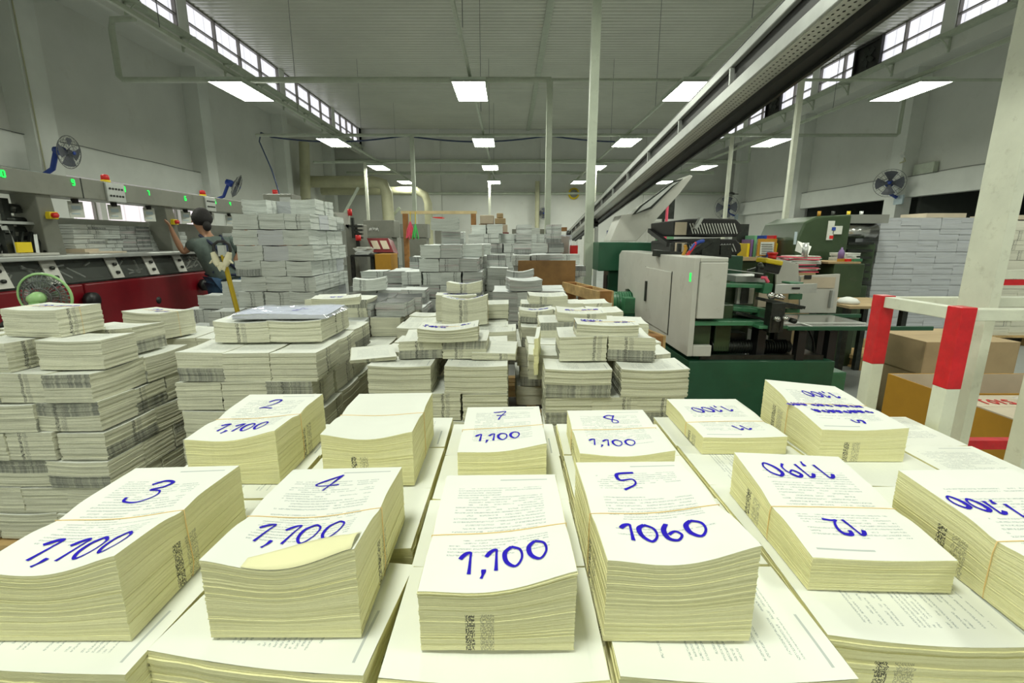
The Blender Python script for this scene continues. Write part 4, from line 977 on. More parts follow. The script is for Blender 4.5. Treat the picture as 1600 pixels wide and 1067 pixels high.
b = MB(); b.box(1.199, 2.3, 1.455, 1.485, 1.195, 1.226); b.build('rail', 'white_post', root, bevel=0.002)
b = MB(); b.box(1.04, 1.32, 1.49, 1.52, .70, .732); b.build('red_rail', 'red_paint', root)
b = MB(); b.box(1.32, 1.46, 1.49, 1.52, .70, .732); b.build('rail', 'white_post', root)
b = MB(); b.box(1.46, 2.3, 1.49, 1.52, .70, .732); b.build('red_rail', 'red_paint', root)
b = MB(); b.box(1.385, 1.43, 1.17, 1.215, 0, 1.19); b.build('post', 'white_post', root, bevel=0.002)
b = MB(); b.box(2.26, 2.3, 1.19, 1.232, 0, 1.23); b.box(2.26, 2.3, 1.45, 1.492, 0, 1.23); b.build('post', 'white_post', root)
root = thing('steel_post', (1.36, 1.345, 0), 'big cream steel post rising behind the red-topped guard posts', 'post')
b = MB(); b.box(1.339, 1.368, 1.30, 1.395, 0, ZC); b.build('shaft', 'white_post', root, bevel=0.002)
b = MB(); b.box(1.32, 1.345+.05, 1.296, 1.41, 0, .012); b.build('base_plate', 'white_post', root)
# red cord-like tube frame further right
root = thing('hand_trolley', (2.6, 2.6, 0), 'cream and red rail of a trolley behind the big post', 'trolley')
b = MB(); b.box(2.45, 3.4, 2.5, 2.53, 1.20, 1.245); b.build('rail', 'white_post', root)
b = MB(); b.box(2.45, 3.4, 2.5, 2.53, 1.165, 1.195); b.build('red_rail', 'red_paint', root)
b = MB(); b.box(3.36, 3.4, 2.48, 2.55, 0, 1.25); b.box(2.45, 2.49, 2.48, 2.55, 0, 1.165); b.build('post', 'white_post', root)
b = MB(); b.box(2.45, 3.4, 2.35, 2.75, .12, .16); b.build('deck', 'red_paint', root)
def letters(mb, text, o, h, ex, ey, pen, nrm=(0, 0, 1)):
    LT = {'T': [[(0, 1), (.6, 1)], [(.3, 1), (.3, 0)]], 'O': [[(.3, 1), (0, .5), (.3, 0), (.6, .5), (.3, 1)]], 'I': [[(.1, 1), (.1, 0)]], 'S': [[(.55, .9), (.2, 1), (.05, .75), (.5, .35), (.4, 0), (0, .1)]],
          'E': [[(.5, 1), (.05, 1), (0, 0), (.5, 0)], [(0, .5), (.4, .5)]], 'A': [[(0, 0), (.3, 1), (.55, 0)], [(.1, .4), (.48, .4)]], 'a': [[(.4, .6), (.1, .6), (0, .2), (.3, 0), (.42, .6), (.45, 0)]], '(': [[(.3, 1), (.05, .5), (.3, 0)]], ')': [[(.05, 1), (.3, .5), (.05, 0)]], '.': [[(.1, .1), (.14, 0)]], ' ': []}
    LT.update({k: v for k, v in GL.items() if k not in LT})
    ex, ey, o, nrm = Vector(ex), Vector(ey), Vector(o), Vector(nrm); x = 0
    for c in text:
        for st in LT[c]:
            for a, b_ in zip(st, st[1:]): mb.bar(o+ex*(a[0]+x)*h+ey*a[1]*h, o+ex*(b_[0]+x)*h+ey*b_[1]*h, pen, .0015, up=nrm)
        x += .8 if c not in 'I.(' else .45
    return mb
def carton(x0, x1, y0, y1, z0, z1, lab, m='card', openf=False, tape=True):
    root = thing('cardboard_box', ((x0+x1)/2, (y0+y1)/2, z0), lab, 'box')
    t_ = .006; b = MB()
    b.box(x0, x0+t_, y0, y1, z0, z1); b.box(x1-t_, x1, y0, y1, z0, z1); b.box(x0+t_, x1-t_, y0, y0+t_, z0, z1); b.box(x0+t_, x1-t_, y1-t_, y1, z0, z1); b.box(x0+t_, x1-t_, y0+t_, y1-t_, z0, z0+t_)
    b.build('carton_wall', m, root, bevel=.002)
    if openf:
        b = MB(); b.box(x0+t_, x1-t_, y1-t_-.002, y1-t_, z0+.01, z1-.002); b.box(x1-t_-.002, x1-t_, y0+.01, y1-.01, z0+.01, z1-.002); b.build('inner_face', 'card_in', root)
    else:
        b = MB(); b.box(x0, x1, y0, (y0+y1)/2-.002, z1, z1+.005); b.build('top_flap', m if m != 'card_or' else 'card_in', root)
        b = MB(); b.box(x0, x1, (y0+y1)/2+.002, y1, z1, z1+.005); b.build('top_flap', m if m != 'card_or' else 'card_in', root)
    if tape:
        zc = z0+(z1-z0)*.55; b = MB(); b.box(x0-.001, x0, y0+.02, y0+.16, zc, zc+.05); b.box(x0+.0, x0+.25, y0-.001, y0, zc, zc+.05); b.build('packing_tape', 'tape', root)
    return root
carton(3.12, 3.8, 3.4, 3.95, .0, .40, 'wrapped brown carton on the floor beneath another', tape=False)
r_ = carton(3.10, 3.8, 3.4, 3.95, .41, .655, 'wrapped brown carton stacked on top of another by the posts', tape=False)
b = MB(); b.add([(3.098, 3.42, .655), (3.098, 3.7, .655), (3.098, 3.42, .50)], [(0, 1, 2)]); b.build('wrapping_fold', 'card', r_)
carton(1.98, 2.95, 2.03, 2.36, 0, .72, 'open orange-brown carton behind the guard frame', 'card_or', True)
r_ = carton(1.98, 2.62, 1.72, 2.02, 0, .71, 'closed orange carton with red letters on its pale lid', 'card_or')
b = MB(); letters(b, 'TOIS.', (2.03, 1.90, .717), .055, (1, 0, 0), (0.1, 1, 0), .008); letters(b, '(E)', (2.27, 1.76, .717), .055, (1, 0, 0), (0.1, 1, 0), .008); b.build('red_lettering', 'redp', r_)
b = MB(); 
vs = [(2.2+.05*i, 1.80+.04*j, .722+.012*random.random()) for j in range(5) for i in range(8)]; b.add(vs, [(j*8+i, j*8+i+1, j*8+i+9, j*8+i+8) for j in range(4) for i in range(7)], True)
b.build('plastic_wrap', 'bag', label='crumpled clear plastic lying on the closed orange carton', cat='plastic wrap')

# ================================================================== PALLETS ON EDGE, PLYWOOD
def edge_pallet(a, c, z0, z1, thick, lab, m='wood'):
    a = Vector(a+(0,)); c = Vector(c+(0,)); d = (c-a).normalized(); n = Vector((-d.y, d.x, 0)); L = (c-a).length
    root = thing('standing_pallet', a, lab, 'pallet')
    def bb(s0, s1, t0, t1, q0, q1, nm, mm=m):
        b = MB(); p = []
        for z in (q0, q1):
            for s_, t_ in ((s0, t0), (s1, t0), (s1, t1), (s0, t1)): v = a+d*s_+n*t_; p.append((v.x, v.y, z))
        b.hexa(p); b.build(nm, mm, root, bevel=.002)
    for i in range(5):
        q = z0+(z1-z0-.1)*i/4; bb(0, L, 0, .02, q, q+.1, 'slat'); bb(0, L, thick-.02, thick, q, q+.1, 'slat')
    for i in range(3):
        s_ = (L-.09)*i/2; bb(s_, s_+.09, .02, thick-.02, z0, z1, 'stringer', 'wood2')
    return root
p1 = edge_pallet((1.01, 2.95), (.80, 4.0), 0.0, .80, .14, 'pale wooden pallet standing on edge by the green machine, nearer')
p2 = edge_pallet((.93, 4.15), (.72, 5.1), 0.0, .96, .15, 'wooden pallet standing on edge by the green machine, farther')
b = MB(); letters(b, 'Aa', (.80, 4.142, .78), .07, (1, 0, 0), (0, 0, 1), .008, (0, -1, 0)); b.box(.775, .93, 4.145, 4.149, .70, .90); b.build('marked_board', 'wood', p2)
root = thing('plywood_sheet', (.5, 5.05, 0), 'brown plywood board standing behind the cream bundles', 'board')
b = MB(); b.box(.10, .72, 5.12, 5.14, .02, 1.185); b.build('board', 'ply', root)
b = MB(); b.box(.10, .16, 5.14, 5.20, 0, 1.15); b.box(.66, .72, 5.14, 5.20, 0, 1.15); b.build('batten', 'wood2', root)
tag(root, 'brown plywood board standing behind the cream bundles', 'board')

# ================================================================== GREEN FOLDING MACHINE
fm = thing('folding_machine', (1.8, 4.3, 0), 'green and dirty white paper folding machine beyond the pallets', 'folding machine')
def part(nm, m, mb, bevel=.004, parent=None, **k): return mb.build(nm, m, parent or fm, bevel=bevel, **k)
b = MB(); b.box(1.27, 2.30, 3.2, 5.45, 0.0, .565); base = part('base', 'green', b)
b = MB(); b.box(2.30, 2.43, 3.25, 3.5, .33, .47); part('foot_box', 'green_lt', b, parent=base)
b = MB(); b.box(1.36, 2.24, 3.24, 3.26, .566, .60); b.box(1.9, 2.28, 3.3, 5.0, .566, .58); part('oil_tray', 'dark', b, 0)
# white housing: side profile with motor arch
poly = [(3.2, .60), (4.55, .60), (4.62, .70), (4.66, .80), (4.74, .87), (4.9, .90), (5.05, .88), (5.1, .60), (5.4, .60), (5.4, 1.24), (5.3, 1.285), (3.2, 1.285)]
b = MB(); b.prism(poly, 'x', 1.25, 1.29); b.box(1.29, 1.42, 3.2, 3.24, .60, .68); b.box(1.29, 1.48, 3.2, 5.4, 1.255, 1.285); hs = part('side_housing', 'mach_white', b, .006)
b = MB(); b.box(1.292, 1.475, 3.185, 3.6, .87, 1.254); part('front_guard', 'mach_white', b, .006)
b = MB(); b.box(1.242, 1.25, 3.62, 4.32, .68, 1.16); dr = part('access_door', 'mach_white', b, .002)
b = MB(); b.box(1.228, 1.242, 4.22, 4.25, .86, 1.04); part('handle', 'dark', b, 0, dr)
b = MB(); b.box(1.246, 1.251, 3.612, 3.62, .67, 1.165); b.box(1.246, 1.251, 4.32, 4.328, .67, 1.165); part('door_seam', 'dark', b, 0, dr)
b = MB(); b.box(1.247, 1.25, 3.235, 3.26, 1.12, 1.18); part('green_sticker', 'led', b, 0)  # sticker made to glow with the LED material; no lamp there
b = MB(); b.cyl((1.02, 4.86, .76), (1.38, 4.86, .76), .115, 22); b.cyl((1.0, 4.86, .76), (1.02, 4.86, .76), .10, 22)
for q in range(10): b.ring((1.1+q*.025, 4.86, .76), (1, 0, 0), .118, .005, 22, 5)
mo = part('electric_motor', 'green_lt', b, 0)
b = MB(); b.box(1.15, 1.27, 4.62, 4.75, .68, .84); part('terminal_box', 'green_lt', b, .006, mo)
# far green cabinets
b = MB(); b.box(1.06, 2.05, 5.62, 6.03, 1.04, 1.375); part('upper_cabinet', 'green', b, .01)
b = MB(); b.box(1.20, 2.0, 5.7, 6.0, 0, 1.04); part('lower_cabinet', 'green', b, .01)
b = MB(); b.box(1.19, 1.2, 5.74, 5.94, .80, .98); part('cabinet_window', 'black', b, 0)
# slanted white chute with framed window
Yp = 5.62
def ppoly(pts, Y, dep, mb=None): 
    mb = mb or MB(); q = [PY(x, y, Y) for x, y in pts]; return mb.prism([(p.x, p.z) for p in q], 'y', Y, Y+dep)
part('chute_plate', 'mach_white', ppoly([(953, 377), (971, 336), (990, 333), (1078, 273), (1083, 275), (1060, 305), (994, 377)], Yp, .38), .006)
part('chute_window', 'dark', ppoly([(988, 336), (1000, 322), (1052, 283), (1068, 279), (1052, 292), (1018, 326)], Yp-.03, .02), 0)
part('chute_glass', 'alu', ppoly([(994, 333), (1004, 322), (1052, 286), (1062, 283), (1050, 291), (1016, 323)], Yp-.04, .008), 0)
# slotted black cassettes
for k, (ya, yb, off) in enumerate(((341, 370, 0), (373, 398, -2))):
    Yc = 4.3
    b = ppoly([(1053, yb-2), (1053, ya+4), (1075, ya+1), (1110, ya), (1150, ya+1), (1158, ya+9), (1159, ya+19), (1153, yb-1), (1148, yb)], Yc, .7)
    cs = part('folding_cassette', 'black', b, .01)
    b = MB()
    for q in range(17):
        x = 1078+q*4.3+off; A = PY(x, ya+8, Yc-.006); B = PY(x+5, yb-5, Yc-.006); b.bar(A, B, .009, .004, up=(0, -1, 0))
    part('slot_gaps', 'white' if k == 0 else 'alu', b, 0, cs)
    b = MB(); pbox(b, 1055, ya+6, 1073, yb-3, Yc-.01, .012); part('side_window', 'card_in', b, 0, cs)
b = MB(); b.bar(PY(1085, 358, 4.2), PY(1096, 340, 4.2), .05, .03); part('cassette_latch', 'alu', b)
b = MB(); b.bar(PY(1015, 360, 5.0), PY(1045, 382, 4.3), .04, .04); part('tilt_strut', 'black', b, 0)
b = MB(); b.bar(PY(1020, 395, 4.0), PY(1138, 404, 3.8), .10, .05); b.bar(PY(1108, 402, 3.8), PY(1110, 372, 3.8), .14, .05); b.bar(PY(1132, 404, 3.8), PY(1133, 382, 3.8), .09, .05); b.bar(PY(1075, 398, 3.8), PY(1112, 375, 3.8), .06, .04)
for x in (1048, 1060, 1072, 1086): pbox(b, x, 380, x+5, 402, 3.9, .05)
part('rusty_linkage', 'dark', b)
for nm, m, pts in (('orange_hose', 'card_or', [(1065, 404), (1069, 395), (1072, 388), (1070, 383)]), ('red_hose', 'redp', [(1072, 401), (1080, 390), (1088, 379)]), ('blue_hose', 'blue', [(1078, 392), (1085, 382), (1092, 378), (1100, 376)])):
    b = MB(); b.tube([PY(x, y, 3.7) for x, y in pts], .013, 8); part(nm, m, b, 0)
# middle body behind the feed tables
b = MB(); b.box(1.5, 1.58, 3.7, 5.2, .57, 1.18); b.box(1.3, 2.1, 4.6, 4.7, .57, 1.25); part('inner_frame', 'green', b)
b = MB(); pbox(b, 1120, 400, 1160, 432, 4.3, .3); part('green_cover', 'green', b)
b = MB(); b.cyl(PY(1121, 432, 3.4), PY(1119, 500, 3.4), .035, 14); b.cyl(PY(1124, 445, 3.5), PY(1124, 505, 3.5), .022, 12); pbox(b, 1112, 434, 1130, 441, 3.35, .12); pbox(b, 1113, 476, 1130, 483, 3.35, .12); part('guide_columns', 'dark', b)
for (a, c) in (((1128, 445), (1198, 447)), ((1128, 480), (1190, 486))):
    b = MB(); A, B = PY(*a, 3.4), PY(*c, 3.4); b.bar(A, B, .08, .028); b.bar(B-Vector((.05, 0, .01)), B+Vector((.01, 0, -.015)), .12, .075); b.bar(PY(a[0]+15, a[1]-3, 3.55), PY(c[0]-5, c[1]-4, 3.55), .06, .02); part('feed_arm', 'green_lt', b)
b = MB(); pbox(b, 1150, 431, 1200, 441, 3.5, .25); part('top_plate', 'alu', b)
b = MB(); b.bar(PY(1132, 420, 3.45), PY(1186, 427, 3.45), .12, .006); part('steel_tongue', 'alu', b, 0)
b = MB(); pbox(b, 1152, 447, 1178, 475, 3.7, .04); part('bright_roller_plate', 'white', b)
b = MB(); pbox(b, 1158, 448, 1170, 474, 3.69, .008); part('roller_gap', 'dark', b, 0)
b = MB(); pbox(b, 1185, 446, 1204, 480, 3.6, .06); part('side_plate', 'card_in', b)
b = MB(); pbox(b, 1078, 502, 1196, 509, 3.22, .35); part('feed_table', 'green_lt', b)
b = MB(); b.bar(PY(1140, 486, 3.4), PY(1200, 500, 3.4), .2, .02); b.bar(PY(1085, 495, 3.5), PY(1200, 497, 3.5), .2, .02); part('delivery_tongue', 'dark', b)
# lower dark mechanism
b = MB(); pbox(b, 1078, 520, 1165, 534, 3.45, .12); pbox(b, 1080, 540, 1240, 546, 3.6, .15); part('lower_beams', 'dark', b)
b = MB(); b.cyl(PY(1110, 541, 3.4), PY(1232, 541, 3.4), .045, 16)
for q in range(30): c = PY(1110+q*4, 541, 3.4); b.ring(c, (1, 0, 0), .047, .006, 14, 4)
part('ribbed_roller', 'dark', b, 0)
b = MB(); b.box(1.32, 1.45, 3.3, 3.8, .60, 1.0); b.box(1.5, 1.62, 3.35, 3.6, .60, .95); b.box(1.6, 1.95, 3.75, 4.0, .6, 1.05); part('gearbox', 'green_olive', b, .01)
b = MB(); pbox(b, 1183, 515, 1196, 562, 3.3, .1); part('leg', 'black', b)
b = MB(); pbox(b, 1208, 512, 1214, 562, 3.45, .06); part('leg', 'black', b)
b = MB(); pbox(b, 1202, 512, 1236, 548, 3.7, .02); part('grey_shield', 'mach_grey', b, 0)
# black clamp block with knobs
b = MB(); pbox(b, 1204, 473, 1226, 520, 3.12, .08); cl = part('clamp_block', 'dark', b, .004)
for (x, y) in ((1210, 497), (1223, 496), (1235, 500)):
    b = MB(); p = PY(x, y, 3.12); b.cyl(p, p+Vector((0, -.05, 0)), .017, 14); b.cyl(p+Vector((0, -.05, 0)), p+Vector((0, -.054, 0)), .01, 12); part('knob', 'chrome' if x < 1230 else 'dark', b, 0, cl)
b = MB(); pbox(b, 1207, 501, 1209, 517, 3.115, .004); pbox(b, 1219, 501, 1221, 517, 3.115, .004); part('slot', 'black', b, 0, cl)
b = MB(); b.bar(PY(1188, 467, 3.2), PY(1250, 479, 3.2), .12, .02); b.bar(PY(1222, 477, 3.15), PY(1250, 480, 3.15), .06, .022); part('cross_arm', 'dark', b, 0)
b = MB(); pbox(b, 1186, 509, 1232, 514, 3.14, .12); part('green_bracket', 'green_lt', b)
b = MB(); A, B = PY(1211, 452, 3.15), PY(1276, 450, 3.15); b.bar(A, B, .008, .062); part('slotted_ruler', 'alu', b, .001)
b = MB(); pbox(b, 1238, 449, 1250, 452, 3.14, .003); part('ruler_slot', 'black', b, 0)
b = MB(); pbox(b, 1234, 459, 1254, 468, 3.2, .02); pbox(b, 1234, 441, 1256, 444, 3.2, .1); pbox(b, 1228, 482, 1250, 489, 3.2, .02); part('green_plate', 'green_lt', b)
b = MB(); b.cyl(PY(1205, 462, 3.18), PY(1225, 466, 3.15), .013, 10); b.cyl(PY(1203, 459, 3.1), PY(1206, 465, 3.1), .02, 12); b.tube([PY(1203, 463, 3.18), PY(1214, 457, 3.16), PY(1226, 465, 3.15)], .009, 6); part('adjuster_screw', 'chrome', b, 0)
b = MB(); b.tube([PY(1190, 434, 3.4), PY(1196, 434, 3.38), PY(1200, 441, 3.38)], .014, 6); part('red_tag', 'pink', b, 0)
# delivery table going right
tb = MB(); A0, A1 = PY(1225, 508, 3.25), PY(1440, 509, 3.30)
tb.box(A0.x, A1.x, 3.2, 3.215, A0.z-.03, A0.z); tb.box(A0.x, A1.x-.1, 3.75, 3.765, A0.z-.03, A0.z); part('table_rail', 'green', tb)
b = MB(); b.box(A0.x, A1.x-.35, 3.215, 3.75, A0.z-.012, A0.z-.004); part('delivery_table', 'chrome', b, 0)
b = MB(); b.box(A0.x+.15, A0.x+.17, 3.20, 3.72, A0.z+.0, A0.z+.004); b.box(A0.x, A1.x-.4, 3.3, 3.31, A0.z, A0.z+.01); part('table_guides', 'white', b, 0)
for (x, Y) in ((1252, 3.25), (1282, 3.55), (1300, 3.3)):
    p = PY(x, 512, Y); b = MB(); b.bar((p.x, Y, p.z-.02), (p.x, Y, 0.565 if p.x < 2.28 else 0.0), .055, .055); part('table_leg', 'black', b, 0)
b = MB(); b.tube([PY(1262, 512, 3.4), PY(1270, 530, 3.4), PY(1272, 550, 3.4), PY(1268, 562, 3.4)], .008, 6); part('cable', 'black', b, 0)
# guards and control box behind the table
part('slanted_guard', 'mach_white', ppoly([(1213, 446), (1213, 403), (1248, 413), (1248, 446)], 3.6, .02), .002)
pg = part('white_guard', 'mach_white', ppoly([(1250, 489), (1250, 431), (1313, 428), (1306, 489)], 3.80, .02), .002)
b = MB(); pbox(b, 1251, 433, 1305, 450, 3.79, .004); part('yellow_sheet', 'card_in', b, 0, pg)
b = MB(); pbox(b, 1299, 454, 1303, 481, 3.77, .03); part('handle', 'alu', b, 0, pg)
b = MB(); pbox(b, 1258, 430, 1268, 436, 3.78, .012); part('bulldog_clip', 'black', b, 0, pg)
b = MB(); b.bar(PY(1190, 412, 3.5), PY(1214, 418, 3.5), .12, .10); cb_ = part('control_box', 'black', b, .01)
b = MB(); b.bar(PY(1189, 406, 3.48), PY(1215, 411, 3.48), .15, .035); part('yellow_cover', 'yellow', b, .01, cb_)
b = MB(); p = PY(1206, 405, 3.48); b.cyl(p, p+Vector((0, 0, .035)), .028, 16); b.cyl(p+Vector((0, 0, .035)), p+Vector((0, 0, .05)), .035, 16); part('stop_button', 'redp', b, 0, cb_)
b = MB(); p = PY(1189, 416, 3.45); b.lathe([(.001, -.03), (.025, -.02), (.03, 0), (.022, .02), (.001, .03)], p, (0, 0, 1), 12); b.bar(PY(1168, 423, 3.45), PY(1189, 417, 3.45), .015, .015); b.bar(p, PY(1187, 434, 3.45), .06, .04); part('joint_knob', 'dark', b, 0)

# ================================================================== LONG INCLINED CONVEYOR
C = PY(1272, 0, 1.81); A = PY(888, 368, 10.6)
d = (C-A).normalized(); C2 = A+d*((C-A).length+1.6)
cv = thing('belt_conveyor', A, 'long inclined aluminium belt conveyor crossing high over the folding machine', 'conveyor')
KS = .76; s_ = d.cross(Vector((0, 0, 1))).normalized();
if s_.x < 0: s_ = -s_
u_ = s_.cross(d); u_ = u_ if u_.z > 0 else -u_
def cbar(su, uu, w_, h_, nm, m, a=None, c=None, **k):
    su *= KS; uu *= KS; w_ *= KS; h_ *= KS
    a = a or A; c = c or C2; b = MB(); b.bar(a+s_*su+u_*uu, c+s_*su+u_*uu, w_, h_, up=u_); return b.build(nm, m, cv, **k)
cbar(0, .10, .03, .068, 'upper_rail', 'alu', bevel=.004)
cbar(0, -.075, .03, .075, 'lower_rail', 'alu', bevel=.004)
cbar(.21, .10, .03, .068, 'upper_rail', 'alu', bevel=.004)
cbar(.21, -.075, .03, .075, 'lower_rail', 'alu', bevel=.004)
cbar(.105, .085, .18, .008, 'belt', 'black'); cbar(.105, -.02, .18, .008, 'belt', 'black'); cbar(.02, .01, .004, .11, 'inner_web', 'black')
cbar(-.0155, .125, .003, .006, 'edge_line', 'dark'); 
L = (C2-A).length
# perforated underside plate
b = MB(); pu = -.114*KS
b.bar(A+s_*.042+u_*pu, C2+s_*.042+u_*pu, .085, .003, up=u_); pl = b.build('perforated_plate', 'mach_white', cv)
hb_ = MB(); q = L*.60
while q < L-.2:
    for j in range(3):
        o_ = A+d*(q+(j % 2)*.018)+s_*(.017+j*.025)+u_*(pu-.0025); hb_.add([o_+d*.006+s_*0, o_+d*.003+s_*.004, o_-d*.003+s_*.004, o_-d*.006, o_-d*.003-s_*.004, o_+d*.003-s_*.004], [(0, 1, 2, 3, 4, 5)])
    q += .026
hb_.build('punched_holes', 'black', pl)
cbar(.15, -.13, .08, .04, 'dark_channel', 'black'); cbar(.20, -.14, .02, .06, 'flange', 'dark'); cbar(.225, -.10, .012, .012, 'cable_run', 'duct')
for k in range(1, 14):
    q = L*(k/14.0)**1.0; o_ = A+d*q; b = MB(); b.bar(o_+u_*-.03+s_*-.003, o_+u_*.045+s_*-.003, .02, .014, up=d); b.build('cross_bracket', 'alu', cv)
b = MB(); b.cyl(A+s_*-.06+d*.2, A+s_*.27+d*.2, .10, 18); b.build('end_roller', 'dark', cv)
b = MB(); p = PY(917, 340, 7.0); b.cyl(p, p+Vector((.12, 0, 0)), .07, 16); b.cyl(p+Vector((.03, .0, -.09)), p+Vector((.16, 0, -.09)), .04, 12); b.build('drive_motor', 'dark', cv)
for q, lb in ((2.6, 1), (9.0, 3)):
    o_ = A+d*q; 
    if q > 8: b = MB(); b.cyl(o_+s_*.1+u_*.12, (o_.x+.1, o_.y, ZC+.01), .006, 6); b.build('hanger_rod', 'grey_wire', cv)
    else: b = MB(); b.box(o_.x+.05, o_.x+.10, o_.y-.03, o_.y+.03, 0 if o_.y > 6.7 else 1.37, o_.z-.05); b.box(o_.x+.20, o_.x+.25, o_.y-.03, o_.y+.03, 0 if o_.y > 6.7 else 1.37, o_.z-.05); b.build('support_leg', 'alu', cv)

# ================================================================== RIGHT SIDE: PRESS, DESKS, PAPERS
Yg = 5.75
gp = thing('printing_press', PY(1290, 460, Yg), 'olive green printing press with rounded hood and notices', 'printing press')
q0, q1 = PY(1238, 400, Yg).x, PY(1322, 400, Yg).x; zt_ = PY(1290, 335, Yg).z
b = MB(); poly = [(q0, 0), (q1, 0), (q1, zt_), (q0+.25, zt_-.02), (q0+.10, zt_-.09), (q0+.03, zt_-.3)]; b.prism(poly, 'y', Yg, Yg+.9); b.build('hood', 'green_olive', gp, bevel=.02)
b = MB(); b.box(q1, q1+.42, Yg+.1, Yg+.9, .9, zt_-.33); b.box(q1, q1+.40, Yg+.1, Yg+.9, 0, .85); b.build('printing_unit', 'green_olive', gp, bevel=.02)
b = MB(); b.box(q1, q1+.46, Yg+.02, Yg+.9, zt_-.10, zt_); b.cyl((q1, Yg+.2, zt_-.19), (q1+.44, Yg+.2, zt_-.19), .09, 18); b.build('chrome_roller', 'chrome', gp)
b = MB()
for q in range(6): b.box(q1+.02, q1+.33, Yg+.02, Yg+.1, .92+q*.085, .95+q*.085)
b.build('roller_stack', 'dark', gp)
for (x0, y0, x1, y1) in ((1293, 345, 1303, 375), (1302, 353, 1316, 366)):
    b = MB(); pbox(b, x0, y0, x1, y1, Yg-.012, .008); b.build('notice', 'sheet', gp)
b = MB(); pbox(b, 1300, 355, 1306, 360, Yg-.016, .003); b.build('notice_mark', 'blue', gp)
b = MB(); pbox(b, 1296, 368, 1302, 373, Yg-.016, .003); b.build('notice_mark', 'redp', gp)
b = MB(); pbox(b, 1241, 362, 1245, 382, Yg-.012, .006); b.build('blue_tape', 'ltblue', gp)
for (x, m) in ((1280, 'card_or'), (1366, 'yellow'), (1302, 'dark'), (1386, 'alu')):
    p = PY(x if x < 1340 else x-40, 333, Yg+.3); b = MB(); b.cyl((p.x, p.y, zt_-.02), (p.x, p.y, zt_+.055), .02, 12); b.build('hood_cap', m, gp)
# desks / shelves with paper
def pile_papers(px0, px1, ytop, ybot, Y, lab, mats, n, cat='papers', dep=.3):
    root = thing('paper_heap', PY((px0+px1)/2, ybot, Y), lab, cat); r = random.Random(int(px0)); z0, z1 = PY(px0, ybot, Y).z, PY(px0, ytop, Y).z; xa, xb = PY(px0, ybot, Y).x, PY(px1, ybot, Y).x
    per = {}
    for k in range(n):
        z = z0+(z1-z0)*k/n; w_ = (xb-xa)*r.uniform(.75, 1); x = xa+r.uniform(0, (xb-xa)-w_); m_ = r.choice(mats)
        b = per.setdefault(m_, MB()); a = r.uniform(-.3, .3); Mx = Matrix.Translation((x+w_/2, Y+dep/2, z)) @ Matrix.Rotation(a, 4, 'Z'); b.M = Mx; b.box(-w_/2, w_/2, -dep*.4, dep*.4, 0, (z1-z0)/n*.85)
    for m_, b in per.items(): b.build('paper_sheaf', m_, root)
b = MB(); b.box(PY(1300, 440, 5.15).x, PY(1348, 440, 5.15).x, 5.15, 5.7, 0, PY(1320, 412, 5.15).z); b.build('tool_cabinet', 'green_olive', label='olive metal cabinet with tools on top, beside wrapped block', cat='cabinet', bevel=.01)
zc_ = PY(1320, 412, 5.15).z
b = MB(); b.box(PY(1300, 412, 5.15).x-.04, PY(1345, 412, 5.15).x, 5.15, 5.6, zc_, zc_+.02); b.build('drawing_board', 'card', label='pale board lying on the olive cabinet', cat='board')
for x, m, lb in ((1318, 'card_or', 'orange'), (1330, 'redp', 'red'), (1340, 'green_lt', 'green')):
    p = PY(x, 410, 5.2); b = MB(); b.bar((p.x-.06, p.y, zc_+.035), (p.x+.07, p.y+.05, zc_+.035), .03, .03); b.build('hand_tool', m, label='small %s-handled tool on the olive cabinet' % lb, cat='tool')
p = PY(1314, 400, 5.3); b = MB(); b.lathe([(.03, 0), (.032, .09), (.022, .12), (.01, .13), (.01, .15)], (p.x, p.y, zc_+.02), (0, 0, 1), 14); b.build('squeeze_bottle', 'purple', label='purple plastic bottle on the olive cabinet', cat='bottle')
pile_papers(1320, 1345, 395, 410, 5.35, 'loose white papers on the olive cabinet', ['sheet', 'white'], 6)
# bench in the middle distance
zb_ = PY(1180, 402, 6.0).z
bn = thing('work_bench', (PY(1190, 402, 6.0).x, 6.2, 0), 'dark work bench crowded with books behind the folding machine', 'bench')
xa, xb = PY(1120, 402, 6.0).x, PY(1212, 402, 6.0).x
b = MB(); b.box(xa, xb, 5.95, 6.6, zb_-.04, zb_); b.build('bench_top', 'card', bn)
b = MB(); b.box(xa, xb, 6.0, 6.55, 0.0, zb_-.04); b.build('bench_cabinet', 'green_olive', bn)
cols_ = ['yellow', 'purple', 'greenbook', 'white', 'sheet', 'blue', 'yellow', 'white', 'redp']
for i in range(11):
    p = PY(1166+i*5.0, 400, 6.15); hgt = .17+.05*((i*7) % 3)
    b = MB(); b.box(p.x, p.x+.033, 6.15, 6.40, zb_, zb_+hgt); b.build('book', cols_[i % 9], label='upright %s book, %s along the work bench' % (cols_[i % 9].replace('greenbook', 'green').replace('redp', 'red').replace('sheet', 'cream'), ORD[i]), cat='book', group='books on the work bench', bevel=.002)
r_ = thing('framed_notice', PY(1198, 400, 6.0), 'wood framed notice sheet leaning on the bench', 'notice board')
b = MB(); pbox(b, 1184, 373, 1213, 400, 6.02, .02); b.build('frame', 'card_or', r_)
b = MB(); pbox(b, 1188, 378, 1209, 398, 6.01, .009); b.build('notice_sheet', 'sheet', r_)
b = MB()
for q in range(5): pbox(b, 1190, 381+q*3.5, 1207, 382.2+q*3.5, 6.006, .003)
b.build('notice_lines', 'mach_grey', r_)
pile_papers(1236, 1285, 400, 426, 5.2, 'untidy heap of papers and magazines beside the press', ['sheet', 'white', 'grey_top', 'pink', 'cover_top', 'sheet'], 16, dep=.35)
z_ = PY(1260, 426, 5.2).z
